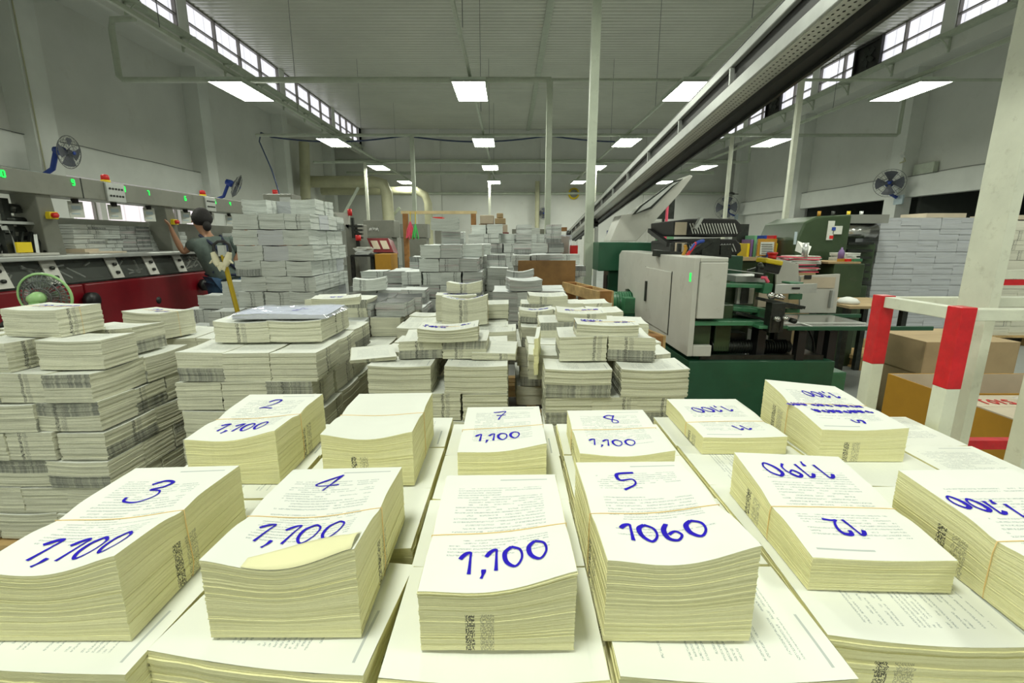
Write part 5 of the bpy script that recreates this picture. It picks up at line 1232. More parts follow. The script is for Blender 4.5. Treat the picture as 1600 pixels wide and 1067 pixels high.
b = MB(); b.box(PY(1240, 430, 5.2).x, PY(1276, 430, 5.2).x, 5.22, 5.52, 0.0, z_-.003); b.build('stool_box', 'card', label='brown stand under the heap of papers', cat='box')
b = MB(); pbox(b, 1200, 394, 1211, 402, 5.97, .12); b.build('blue_case', 'blue', label='blue plastic case on the bench beside the paper heap', cat='case', bevel=.01)
r_ = thing('tape_reel', PY(1253, 386, 5.45), 'paper reel and folded white card on the paper heap', 'reel')
b = MB(); p = PY(1253, 392, 5.3); b.cyl(p, p+Vector((.05, -.03, 0)), .09, 18); b.build('reel', 'alu', r_)
b = MB(); b.add([PY(1262, 400, 5.45), PY(1268, 385, 5.5), PY(1246, 376, 5.6), PY(1242, 392, 5.6)], [(0, 1, 2, 3)]); b.build('white_card', 'white', r_)
# table with board by white guard
r_ = thing('board_table', PY(1350, 490, 4.6), 'low table topped with a pale wooden board', 'table')
p = PY(1305, 478, 4.6); q = PY(1400, 478, 4.6)
b = MB(); b.box(p.x, q.x+.1, 4.4, 5.1, p.z, p.z+.025); b.build('table_top', 'card', r_)
for tx, ty in ((p.x+.05, 4.5), (q.x, 4.5), (q.x, 5.0), (p.x+.05, 5.0)): b = MB(); b.bar((tx, ty, 0), (tx, ty, p.z), .05, .05); b.build('leg', 'dark', r_)
pz = p.z+.025
b = MB(); b.lathe([(.09, 0), (.10, .02), (.07, .05), (.02, .065)], (p.x+.12, 4.6, pz), (0, 0, 1), 16); b.build('white_cap', 'white', label='small white and blue cap lying on the board table', cat='cap')
# small pallet on floor
pallet(3.85, 5.22-.25, .62, .5, 0, 'small pallet on the floor beside the wrapped brown cartons')
b = MB(); pbox(b, 1448, 333, 1510, 340, 6.0, .4); b.build('flat_cartons', 'card_in', label='flat pale carton lying on the wide wrapped block', cat='box')
b = MB(); pbox(b, 1562, 336, 1612, 343, 6.2, .4); b.build('flat_cartons', 'card_in', label='flat pale carton on the ivory block', cat='box')
# far right-centre cabinets
b = MB(); b.box(PY(1158, 370, 6.3).x, PY(1176, 370, 6.3).x, 6.42, 6.55, zb_, PY(1160, 350, 6.4).z); b.build('storage_bin', 'dark', label='dark storage bin behind the upright books', cat='bin')
b = MB(); pbox(b, 1012, 352, 1046, 378, 9.0, .8); b.build('steel_cabinet', 'mach_white', label='pale cabinet far behind the slanted chute', cat='cabinet')
b = MB(); pbox(b, 1040, 358, 1053, 380, 7.2, .5); b.box(PY(1040, 370, 7.2).x, PY(1053, 370, 7.2).x, 7.2, 7.7, 0, PY(1045, 380, 7.2).z); b.build('paper_ream_stack', 'greenbook', label='stack of green paper beside the slotted cassettes', cat='paper stack')
p = PY(1043, 320, 7.0); pipe([p, (p.x, p.y, 0)], .02, 'pink', 'slim pink hanging strap beside the chute, run down to the floor', 'pink_strap', 'pole', 6)  # hanging strap, drawn as a straight tube reaching the floor
b = MB(); pbox(b, 1022, 308, 1054, 342, 9.5, .05); b.box(PY(1037, 342, 9.5).x-.02, PY(1037, 342, 9.5).x+.02, 9.5, 9.55, 0, PY(1037, 342, 9.5).z); b.build('notice_panel', 'dark', label='dark panel on a stand behind the chute', cat='panel')
b = MB(); pbox(b, 950, 360, 957, 371, 6.9, .1); b.build('control_screen', 'blue', label='small blue screen beside the tall green post', cat='screen')

# ================================================================== FAR CENTRE AND LEFT
# wooden gantry with raffia
r_ = thing('wooden_gantry', PY(685, 375, 8.6), 'pale wooden beam on two dark posts with raffia hanging', 'gantry')
a, c = PY(627, 332, 8.6), PY(745, 332, 8.6)
b = MB(); b.bar((a.x, 8.6, a.z), (c.x, 8.6, a.z), .06, .05); b.build('beam', 'wood_pale', r_)
for x in (634, 740): p = PY(x, 350, 8.6); b = MB(); b.box(p.x-.045, p.x+.045, 8.57, 8.63, 0, a.z-.02); b.build('post', 'wood2', r_)
for x0, y0, y1, m, lb in ((641, 346, 373, 'pink', 'pink raffia bunch hanging from the wooden beam'), (649, 350, 373, 'raffia_green', 'green raffia bunch hanging from the wooden beam')):
    root = thing('raffia_bunch', PY(x0, y1, 8.5), lb, 'raffia'); b = MB(); rr = random.Random(x0)
    T_ = PY(x0, 331, 8.56); 
    for k in range(18):
        p0 = PY(x0, y0, 8.5); p1 = PY(x0+rr.uniform(-6, 6), y1+rr.uniform(-6, 2), 8.5+rr.uniform(-.05, .05)); b.tube([p0, (p0+p1)/2+Vector((rr.uniform(-.02, .02), 0, 0)), p1], .010, 4)
    b.build('strands', m, root); b = MB(); b.tube([T_, PY(x0, y0, 8.5)], .008, 5); b.build('tie', 'yellow', root)
# cardboard boxes on a red rack
r_ = thing('red_rack', PY(770, 395, 9.0), 'dark red rack carrying cardboard boxes', 'rack')
xa, xb = PY(747, 370, 9.0).x, PY(795, 370, 9.0).x; zr = PY(770, 363, 9.0).z
b = MB(); b.box(xa, xb, 9.0, 9.6, zr-.04, zr); b.box(xa, xb, 9.0, 9.6, .5, .54); b.build('shelf', 'maroon', r_)
b = MB(); 
for x in (xa, xb-.04):
    for y in (9.0, 9.56): b.box(x, x+.04, y, y+.04, 0, zr-.04)
b.build('uprights', 'maroon', r_)
for i, (x0, y0, x1, y1, m) in enumerate(((750, 336, 771, 349, 'card_in'), (773, 341, 790, 349, 'card'), (748, 350, 768, 363, 'card'), (769, 351, 793, 363, 'card_in'), (776, 333, 786, 340, 'card'))):
    b = MB(); pbox(b, x0, y0, x1, y1+.6, 9.1+.02*i, .35); b.build('cardboard_box', m, label='small cardboard box on the red rack, %s' % ('upper left', 'upper right', 'lower left', 'lower right', 'topmost')[i], cat='box', group='boxes on the red rack', bevel=.01)
b = MB(); p0, p1 = PY(800, 360, 10.0), PY(870, 360, 10.0); b.box(p0.x, p1.x, 10.0, 10.06, 0, PY(830, 358, 10.0).z); b.build('grey_partition', 'mach_grey', label='low grey partition behind the shrink-wrapped crate', cat='partition')
b = MB(); pbox(b, 858, 355, 886, 361, 9.9, .3); b.build('steel_tray', 'wood2', label='reddish wooden tray on the grey partition', cat='tray')
b = MB(); pbox(b, 836, 358, 841, 366, 9.9, .08); b.build('yellow_marker', 'yellow', label='yellow label on the grey partition', cat='label')
# shrink-wrapped crate
r_ = thing('wrapped_crate', PY(865, 400, 6.9), 'shrink-wrapped tan crate beside the conveyor foot', 'crate')
xa, xb = PY(834, 385, 6.9).x, PY(893, 385, 6.9).x; zt2 = PY(860, 367, 6.9).z
b = MB(); b.box(xa+.03, xb-.03, 6.93, 7.5, 0, zt2-.02); b.build('crate_body', 'card', r_, bevel=.01)
b = MB(); rr = random.Random(4)
N_ = 14; vs = [(xa+(xb-xa)*i/N_, 6.905+rr.uniform(-.015, .012), .5+(zt2-.5)*j/8) for j in range(9) for i in range(N_+1)]
b.add(vs, [(j*(N_+1)+i, j*(N_+1)+i+1, (j+1)*(N_+1)+i+1, (j+1)*(N_+1)+i) for j in range(8) for i in range(N_)], True); b.box(xa, xb, 6.9, 7.52, zt2-.02, zt2); b.build('film', 'bag', r_)
b = MB(); p = PY(897, 395, 6.6); b.box(p.x-.05, p.x+.05, 6.6, 6.7, 0, p.z+.1); b.build('red_canister', 'redp', label='red canister beside the green cabinet', cat='canister')
# grey switch cabinet etc at the back left
r_ = thing('switch_cabinet', PY(592, 400, 10.5), 'grey control cabinet with white handwriting near the ducts', 'cabinet')
b = MB(); pbox(b, 568, 344, 616, 371, 10.5, .5); b.box(PY(572, 370, 10.5).x, PY(612, 370, 10.5).x, 10.5, 11, 0, PY(590, 371, 10.5).z); b.build('cabinet_body', 'mach_grey', r_, bevel=.01)
b = MB(); 
for k, s0 in enumerate(('~', '^', '~')): letters(b, s0, PY(577+k*5, 362, 10.49), .11, (1, 0, 0), (0, 0, 1), .012, (0, -1, 0))
b.build('white_script', 'white', r_)
r_ = thing('control_console', PY(598, 400, 9.2), 'maroon control console with two pale amber panels', 'console')
q = [PY(573, 372, 9.2), PY(606, 372, 9.2), PY(615, 394, 8.9), PY(583, 394, 8.9)]
b = MB(); b.hexa([(p.x, p.y+.4, p.z-.05) for p in q]+[(p.x, p.y, p.z) for p in q]); b.build('console_body', 'maroon', r_)
for k in (0, 1):
    A_ = q[0].lerp(q[1], .12+.44*k); B_ = q[0].lerp(q[1], .44+.44*k); C_ = q[3].lerp(q[2], .44+.44*k); D_ = q[3].lerp(q[2], .12+.44*k)
    o_ = Vector((0, -.012, .005)); pts = [A_.lerp(D_, .2)+o_, B_.lerp(C_, .2)+o_, B_.lerp(C_, .8)+o_, A_.lerp(D_, .8)+o_]; b = MB(); b.add(pts, [(0, 1, 2, 3)]); b.build('display_panel', 'card_in', r_)
b = MB(); p = PY(598, 395, 9.0); b.box(p.x-.2, p.x+.2, 9.0, 9.4, 0, p.z-.1); b.build('console_stand', 'dark', r_)
b = MB(); pbox(b, 586, 397, 611, 425, 8.2, .5); b.box(PY(586, 425, 8.2).x, PY(611, 425, 8.2).x, 8.2, 8.7, 0, PY(600, 425, 8.2).z); b.build('orange_bin', 'card_or', label='orange cabinet below the maroon console', cat='cabinet', bevel=.01)
r_ = thing('binding_machine', PY(550, 420, 9.0), 'dark binding machine with red beacons and white feed chute', 'binding machine')
b = MB(); pbox(b, 541, 350, 560, 400, 9.0, .6); b.box(PY(541, 400, 9.0).x, PY(560, 400, 9.0).x, 9.0, 9.6, 0, PY(550, 400, 9.0).z); b.build('machine_body', 'mach_grey', r_, bevel=.01)
b = MB()
for k in range(4): pbox(b, 545+k*4, 352+k*6, 566, 355+k*6, 8.9, .08)
pbox(b, 549, 340, 553, 372, 8.88, .06); pbox(b, 556, 362, 561, 385, 8.86, .06); b.build('linkages', 'dark', r_)
part('feed_chute', 'mach_white', ppoly([(521, 331), (545, 333), (545, 358), (539, 352)], 9.0, .05), 0, r_)
b = MB(); p = PY(547, 337, 8.95); b.cyl(p, p+Vector((0, 0, .12)), .04, 10); b.build('beacon', 'redp', r_)
b = MB(); p = PY(560, 376, 8.85); b.cyl(p, p+Vector((0, 0, .1)), .05, 10); b.build('beacon', 'redp', r_)
b = MB(); pbox(b, 548, 398, 583, 401, 8.2, .5); 
for x in (550, 581): p = PY(x, 402, 8.3); b.box(p.x-.03, p.x+.03, 8.3, 8.36, 0, PY(x, 400, 8.2).z)
b.build('side_table', 'dark', label='dark side table cluttered with paper by the console', cat='table')
pile_papers(552, 580, 386, 397.6, 8.3, 'heap of white paper on the dark side table', ['sheet', 'white', 'grey_top'], 8)
for i, (x0, x1, y0, y1) in enumerate(((674, 692, 338, 348), )):
    rc_ = thing('red_cabinet', (PY(683, 348, 10.8).x, 10.9, 0), 'small red cabinet on a stand under the wooden beam', 'cabinet'); b = MB(); b.box(PY(678, 348, 10.8).x, PY(688, 348, 10.8).x, 10.9, 11.1, 0, PY(680, y1, 10.8).z-.01); b.build('stand', 'mach_grey', rc_)
    b = MB(); pbox(b, x0+2, y0+1, x1-1, y1, 10.8, .4); b.build('cabinet_box', 'redp', rc_)
b = MB(); pbox(b, 625, 350, 668, 372, 11.5, .4); b.box(PY(627, 370, 11.5).x, PY(666, 370, 11.5).x, 11.5, 11.9, 0, PY(640, 371, 11.5).z); b.build('grey_cabinet', 'mach_grey', label='grey cabinet behind the hanging raffia', cat='cabinet')
# far rows of low machinery
for i, (x0, x1, y0, Y, m, lb) in enumerate(((497, 522, 352, 12, 'mach_grey', 'grey machine far behind the tallest pile'), (896, 925, 362, 13, 'white', 'low white cabinet near the conveyor foot'), (1010, 1050, 345, 14, 'mach_white', 'pale cabinet far beyond the chute'), (975, 1000, 350, 12.5, 'sheet', 'pale crate far behind the conveyor'))):
    b = MB(); p0, p1 = PY(x0, 370, Y), PY(x1, 370, Y); b.box(p0.x, p1.x, Y, Y+.6, 0, PY(x0, y0, Y).z); b.box(p0.x+.1, p1.x-.1, Y-.02, Y, .3, PY(x0, y0, Y).z-.15); b.build('machine_cabinet', m, label=lb, cat='cabinet', bevel=.02)

# ================================================================== LEFT GATHERING MACHINE
Y0, Y1 = 2.3, 7.6
gm = thing('gathering_machine', (-3.9, 5, 0), 'long dark red gathering machine with grey overhead beam', 'gathering machine')
def gpart(nm, m, mb, bevel=.004, parent=None, **k): return mb.build(nm, m, parent or gm, bevel=bevel, **k)
for i, (a, c) in enumerate(((2.3, 3.85), (3.86, 5.6), (5.61, 7.6))):
    b = MB(); b.box(-4.3, -3.48, a, c, .05, 1.05); gpart('red_panel', 'mach_red', b, .015)
b = MB(); b.box(-4.2, -3.6, 2.35, 7.55, 0, .05); gpart('plinth', 'black', b, 0)
b = MB(); b.box(-4.3, -3.52, Y0, Y1, 1.05, 1.07); b.box(-4.25, -3.6, Y0, Y1, 1.07, 1.25); gpart('raceway', 'dark', b, 0)
b = MB(); b.box(-4.35, -3.46, Y0, Y1, 1.25, 1.285); gpart('table_edge', 'alu', b, .008)
b = MB(); y = Y0
b.add([(-3.50, Y0, 1.065), (-3.50, Y1, 1.065), (-3.56, Y1, 1.25), (-3.56, Y0, 1.25)], [(0, 1, 2, 3)]); gpart('clear_cover', 'smoke', b, 0)
rr = random.Random(9)
b = MB()
for k in range(60):
    yy = rr.uniform(Y0, Y1-.2); b.bar((-3.58, yy, rr.uniform(1.08, 1.22)), (-3.58, yy+rr.uniform(.05, .2), rr.uniform(1.08, 1.22)), .012, .012)
gpart('chain_fittings', 'alu', b, 0)
for x in (0, 85, 183, 240, 285, 370):
    p = PX(x, 425, -3.5); b = MB(); b.hexa([(-3.495, p.y-.06, 1.07), (-3.485, p.y-.06, 1.07), (-3.485, p.y+.06, 1.07), (-3.495, p.y+.06, 1.07), (-3.555, p.y-.06, 1.25), (-3.545, p.y-.06, 1.25), (-3.545, p.y+.06, 1.25), (-3.555, p.y+.06, 1.25)])
    cl = gpart('clamp_plate', 'mach_white', b, 0)
    b = MB(); b.cyl((-3.50, p.y, 1.12), (-3.48, p.y, 1.12), .014, 10); b.cyl((-3.52, p.y, 1.19), (-3.50, p.y, 1.19), .014, 10); gpart('bolt', 'dark', b, 0, cl)
for (x, y) in ((134, 469), (312, 445)):
    p = PX(x, y, -3.48); b = MB(); b.cyl(p, p+Vector((.03, 0, 0)), .035, 16); b.cyl(p+Vector((.03, 0, 0)), p+Vector((.075, 0, 0)), .065, 16); gpart('hand_knob', 'black', b, 0)
for (x, y) in ((8, 509), (248, 469)):
    p = PX(x, y, -3.48); b = MB(); b.cyl(p-Vector((.01, 0, 0)), p+Vector((.003, 0, 0)), .035, 16); gpart('port_hole', 'black', b, 0)
# overhead beam
b = MB(); b.box(-3.75, -3.50, 2.2, 6.75, 1.735, 1.895); bm = gpart('overhead_beam', 'mach_grey', b, .006)
b = MB(); b.box(-3.502, -3.498, 4.02, 4.03, 1.735, 1.895); gpart('beam_joint', 'dark', b, 0, bm)
segs = {'0': 'abcdef', '1': 'bc', '3': 'abgcd', '4': 'fgbc', '5': 'afgcd', '6': 'afgcde', '7': 'abc', '8': 'abcdefg', '9': 'abcdfg'}
SG = {'a': ((0, 1), (.5, 1)), 'b': ((.5, 1), (.5, .5)), 'c': ((.5, .5), (.5, 0)), 'd': ((0, 0), (.5, 0)), 'e': ((0, 0), (0, .5)), 'f': ((0, .5), (0, 1)), 'g': ((0, .5), (.5, .5))}
for (x, y, s0) in ((-5, 275, '10'), (113, 289, '9'), (193, 299, '8'), (231, 305, '7'), (289, 313, '6'), (336, 318, '5'), (359, 321, '4'), (395, 326, '3')):
    p = PX(x, y, -3.496); b = MB(); h_ = .042
    for k, ch in enumerate(s0):
        for sgm in segs[ch]:
            (u0, v0), (u1, v1) = SG[sgm]; b.bar((-3.495, p.y+(u0+k*.8)*h_, p.z+v0*h_), (-3.495, p.y+(u1+k*.8)*h_, p.z+v1*h_), .009, .004, up=(1, 0, 0))
    gpart('station_number', 'led', b, 0, bm)
for (x, y) in ((165, 283), (317, 306)):
    p = PX(x, y, -3.6); b = MB(); b.lathe([(.036, 0), (.036, .028)], (p.x, p.y, 1.895), (0, 0, 1), 16); be = gpart('beacon_base', 'yellow', b, 0)
    b = MB(); b.lathe([(.032, 0), (.030, .04), (.015, .048)], (p.x, p.y, 1.923), (0, 0, 1), 16); gpart('beacon_lens', 'redp', b, 0, be)
for (x0, x1, y0, y1) in ((166, 194, 291, 313), (321, 336, 313, 329)):
    a = PX(x0, (y0+y1)/2, -3.49); c = PX(x1, (y0+y1)/2, -3.49); b = MB(); b.box(-3.50, -3.48, a.y, c.y, 1.73, 1.89); kp = gpart('button_plate', 'alu', b, .003)
    b = MB()
    for r0 in range(2):
        for k in range(5): yy = a.y+(c.y-a.y)*(k+1)/6; b.cyl((-3.48, yy, 1.78+.06*r0), (-3.474, yy, 1.78+.06*r0), .009, 8)
    gpart('button_row', 'dark', b, 0, kp)
for (xt, yt, xb_, yb_) in ((47, 298, 72, 396), (249, 322, 264, 384)):
    a = PX(xt, yt, -3.62); c = PX(xb_, yb_, -3.75); c.z = 1.28; a.z = 1.74; w_ = .085
    b = MB(); b.hexa([(c.x-.1, c.y-w_, c.z), (c.x+.1, c.y-w_, c.z), (c.x+.1, c.y+w_*.9, c.z), (c.x-.1, c.y+w_*.9, c.z), (a.x-.1, a.y-w_*.8, a.z), (a.x+.1, a.y-w_*.8, a.z), (a.x+.1, a.y+w_*.6, a.z), (a.x-.1, a.y+w_*.6, a.z)])
    st = gpart('beam_support', 'mach_grey', b, .006)
    m_ = a.lerp(c, .35); b = MB(); b.box(m_.x+.1, m_.x+.14, m_.y-.035, m_.y+.035, m_.z-.02, m_.z+.035); es = gpart('stop_box', 'yellow', b, .004, st)
    b = MB(); b.cyl((m_.x+.14, m_.y-.01, m_.z+.008), (m_.x+.17, m_.y-.01, m_.z+.008), .02, 14); gpart('stop_button', 'redp', b, 0, st)
for i, (x, y, s0) in enumerate(((117, 316, 24), (178, 322, 20), (232, 326, 16), (290, 333, 12), (328, 337, 11), (358, 338, 11))):
    p = PX(x, y, -3.62); hw = s0*.5/733*(p.y/1.03)*1.0; root = thing('clipped_card', (p.x, p.y, p.z-.09), 'white instruction card clipped under the grey beam, %s from the near end' % ORD[i], 'card', 'cards clipped under the grey beam')
    b = MB(); M_ = Matrix.Translation((p.x, p.y, 1.65)) @ Matrix.Rotation(-.5, 4, 'Z'); b.M = M_; b.box(-.003, .003, -.05, .05, -.065, .065); b.build('card', 'sheet', root)
    b = MB(M_); b.box(.003, .005, -.03, .03, .0, .03); b.box(.003, .005, -.035, .02, -.04, -.03); b.build('printed_block', 'ltblue', root)
    b = MB(); b.box(p.x-.015, p.x+.015, p.y-.02, p.y+.02, 1.70, 1.735); b.build('clip', 'black', root)
# left end feeder mechanism
b = MB(); fy = 1.0
def fb(x0, x1, y0, y1, z0, z1): b.box(x0, x1, y0+fy, y1+fy, z0, z1)
fb(-4.2, -3.72, 2.2, 2.75, 1.46, 1.50); fb(-4.0, -3.72, 2.3, 3.0, 1.40, 1.43); fb(-4.1, -4.04, 2.55, 2.6, 1.285, 1.66); fb(-3.72, -3.69, 2.55, 2.6, 1.285, 1.70); fb(-3.70, -3.66, 2.78, 2.82, 1.285, 1.52); fb(-4.1, -3.66, 2.62, 2.66, 1.60, 1.63)
fb(-3.66, -3.62, 2.45, 2.5, 1.285, 1.45); fb(-4.0, -3.62, 2.46, 2.49, 1.44, 1.47)
for k in range(6): b.bar((-3.66, 3.42+.07*k, 1.3), (-3.68, 3.50+.07*k, 1.46), .02, .02)
b.cyl((-3.7, 3.6, 1.63), (-3.7, 3.66, 1.63), .035, 14); b.cyl((-3.7, 3.56, 1.55), (-3.7, 3.70, 1.55), .02, 10); gpart('suction_feeder', 'dark', b, 0)
b = MB(); b.box(-3.9, -3.64, 3.35, 3.85, 1.515, 1.535); b.bar((-3.63, 3.52, 1.29), (-3.66, 3.50, 1.5), .03, .03); b.bar((-3.63, 3.68, 1.29), (-3.66, 3.72, 1.44), .02, .02); gpart('feeder_rail', 'alu', b, 0)
b = MB(); b.box(-3.60, -3.585, 3.49, 3.60, 1.31, 1.385); gpart('warning_label', 'yellow', b, 0)
b = MB(); b.box(-3.9, -3.5, 3.3, 3.72, 1.286, 1.305); gpart('white_tray', 'mach_white', b, .004)
b = MB(); b.box(-3.9, -3.56, 4.05, 4.45, 1.286, 1.30); b.box(-3.8, -3.62, 4.08, 4.22, 1.30, 1.325); gpart('tool_tray', 'card_in', b, 0)
# stacks of signatures in the hoppers
k = 0; rr = random.Random(12)
for (x, n_) in ((92, 6), (117, 6), (143, 6), (168, 6), (193, 6), (216, 6), (236, 5), (256, 5), (345, 6), (362, 7), (378, 6)):
    p = PX(x, 372, -3.92); 
    for q in range(n_ if x < 300 else n_-2):
        bundle('grey' if x < 150 or x > 215 else 'print', -3.92+rr.uniform(-.008, .008), p.y+.10, 1.287+q*.042, .25, .185, .040, rr.uniform(-.02, .02), 'grey signature stack in the gathering machine hoppers, %s station, %s up' % (ORD[k], ORD[q]), 'signatures in the gathering machine', name='signature_stack', curl=.0008, var=q % 4)
    k += 1
for o in [o for o in bpy.data.objects if o.name.startswith('signature_stack')]: o['category'] = 'signature stack'
b = MB(); b.box(-4.15, -4.12, 3.95, 7.5, 1.285, 1.60); 
gpart('hopper_backs', 'mach_grey', b, 0)
# grey control cabinet beyond the beam
r_ = thing('control_cabinet', (PY(432, 320, 7.6).x, 7.6, 0), 'grey control box with red beacon beyond the gathering beam', 'control box')
b = MB(); pbox(b, 411, 303, 456, 321, 7.6, .35); b.build('box', 'mach_grey', r_, bevel=.01)
b = MB(); pbox(b, 437, 308, 454, 319, 7.59, .012); b.build('screen', 'alu', r_)
b = MB(); p = PY(430, 302, 7.75); b.cyl((p.x, p.y, p.z-.03), (p.x, p.y, p.z+.05), .04, 12); b.build('beacon', 'redp', r_)
b = MB(); p = PY(432, 321, 7.8); b.box(p.x-.06, p.x+.06, 7.7, 7.85, 0, p.z); b.build('stand', 'mach_grey', r_)
# green desk fan
c = PY(71, 463, 2.85); FD = (-.20, .97, .06); root, T_ = fan(c, FD, .135, 'pale green desk fan facing the red machine', (c.x, c.y, .62), 'mint', 'grey_wire', 'mint_blade', 4, 30, 'mint')
root.name = 'desk_fan'
hb = c-Vector(FD).normalized()*.10
b = MB(); b.tube([(hb.x, hb.y, hb.z-.02), (hb.x+.005, hb.y, hb.z-.12), (hb.x+.01, hb.y, .66)], [.024, .024, .034], 12); b.build('stem', 'mint', root)
b = MB(); b.lathe([(.13, 0), (.13, .015), (.05, .04)], (hb.x, hb.y, .62), (0, 0, 1), 24); b.build('fan_base', 'mint', root)
r_ = thing('fan_stool', (hb.x, hb.y, 0), 'small dark stool carrying the pale green fan', 'stool')
b = MB(); b.box(hb.x-.18, hb.x+.18, hb.y-.18, hb.y+.18, .59, .62); b.build('seat', 'wood2', r_)
for sx in (-1, 1):
    for sy in (-1, 1): b = MB(); b.bar((hb.x+sx*.15, hb.y+sy*.15, 0), (hb.x+sx*.14, hb.y+sy*.14, .59), .03, .03); b.build('leg', 'wood2', r_)
pipe([(-3.4, 3.0, .95), (-3.3, 2.95, .8), (-3.15, 2.9, .62), (-3.05, 2.85, .3), (-3.0, 2.8, .02)], .007, 'duct', 'pale power cord hanging beside the green fan', 'power_cord', 'cord', 6)
# pallet jack
c = PY(352, 400, 3.1); jk = thing('pallet_jack', (c.x, 3.1, 0), 'yellow-handled pallet jack with gloves on its grip', 'pallet jack')
b = MB(); base_ = Vector((c.x+.06, 3.22, .22)); top_ = PY(348, 398, 3.1); b.tube([base_, top_], .015, 12); b.build('tow_bar', 'gold', jk)
b = MB(); e = Vector((1, 0, 0)); tt = top_; b.tube([tt+Vector((-.035, 0, -.01)), tt+Vector((-.055, 0, .03)), tt+Vector((-.05, 0, .065)), tt+Vector((-.02, 0, .085)), tt+Vector((.02, 0, .085)), tt+Vector((.05, 0, .065)), tt+Vector((.055, 0, .03)), tt+Vector((.035, 0, -.01))], .010, 8, True); b.build('grip', 'black', jk)
b = MB(); b.box(tt.x-.022, tt.x+.022, tt.y-.012, tt.y+.012, tt.z-.01, tt.z+.06); b.build('release_lever', 'alu', jk)
b = MB(); b.box(c.x-.28, c.x-.12, 3.3, 3.7, .06, .11); b.box(c.x+.12, c.x+.2, 3.3, 3.6, .06, .11); b.box(c.x-.25, c.x+.2, 3.15, 3.3, .06, .25); b.cyl((c.x-.08, 3.2, .09), (c.x+.12, 3.2, .09), .085, 16); b.build('forks', 'gold', jk)
for s0 in (-1, 1):
    p = tt+Vector((s0*.045, -.015, -.03)); g = thing('work_glove', p, 'cotton work glove hung on the pallet jack, %s one' % ('left' if s0 < 0 else 'right'), 'glove'); b = MB()
    b.tube([p+Vector((s0*.01, 0, .045)), p+Vector((0, 0, .02)), p+Vector((-s0*.012, -.005, -.015)), p+Vector((-s0*.024, -.01, -.04))], [.014, .02, .023, .016], 10)
    for k in range(4): b.tube([p+Vector((-s0*(.016+.007*k), -.012, -.03+.004*k)), p+Vector((-s0*(.028+.009*k), -.014, -.06+.006*k)), p+Vector((-s0*(.032+.009*k), -.012, -.075+.008*k))], [.007, .0065, .004], 6)
    b.tube([p+Vector((s0*.01, -.01, -.005)), p+Vector((s0*.03, -.012, -.025))], [.008, .005], 6); b.build('glove_body', 'glove', g)

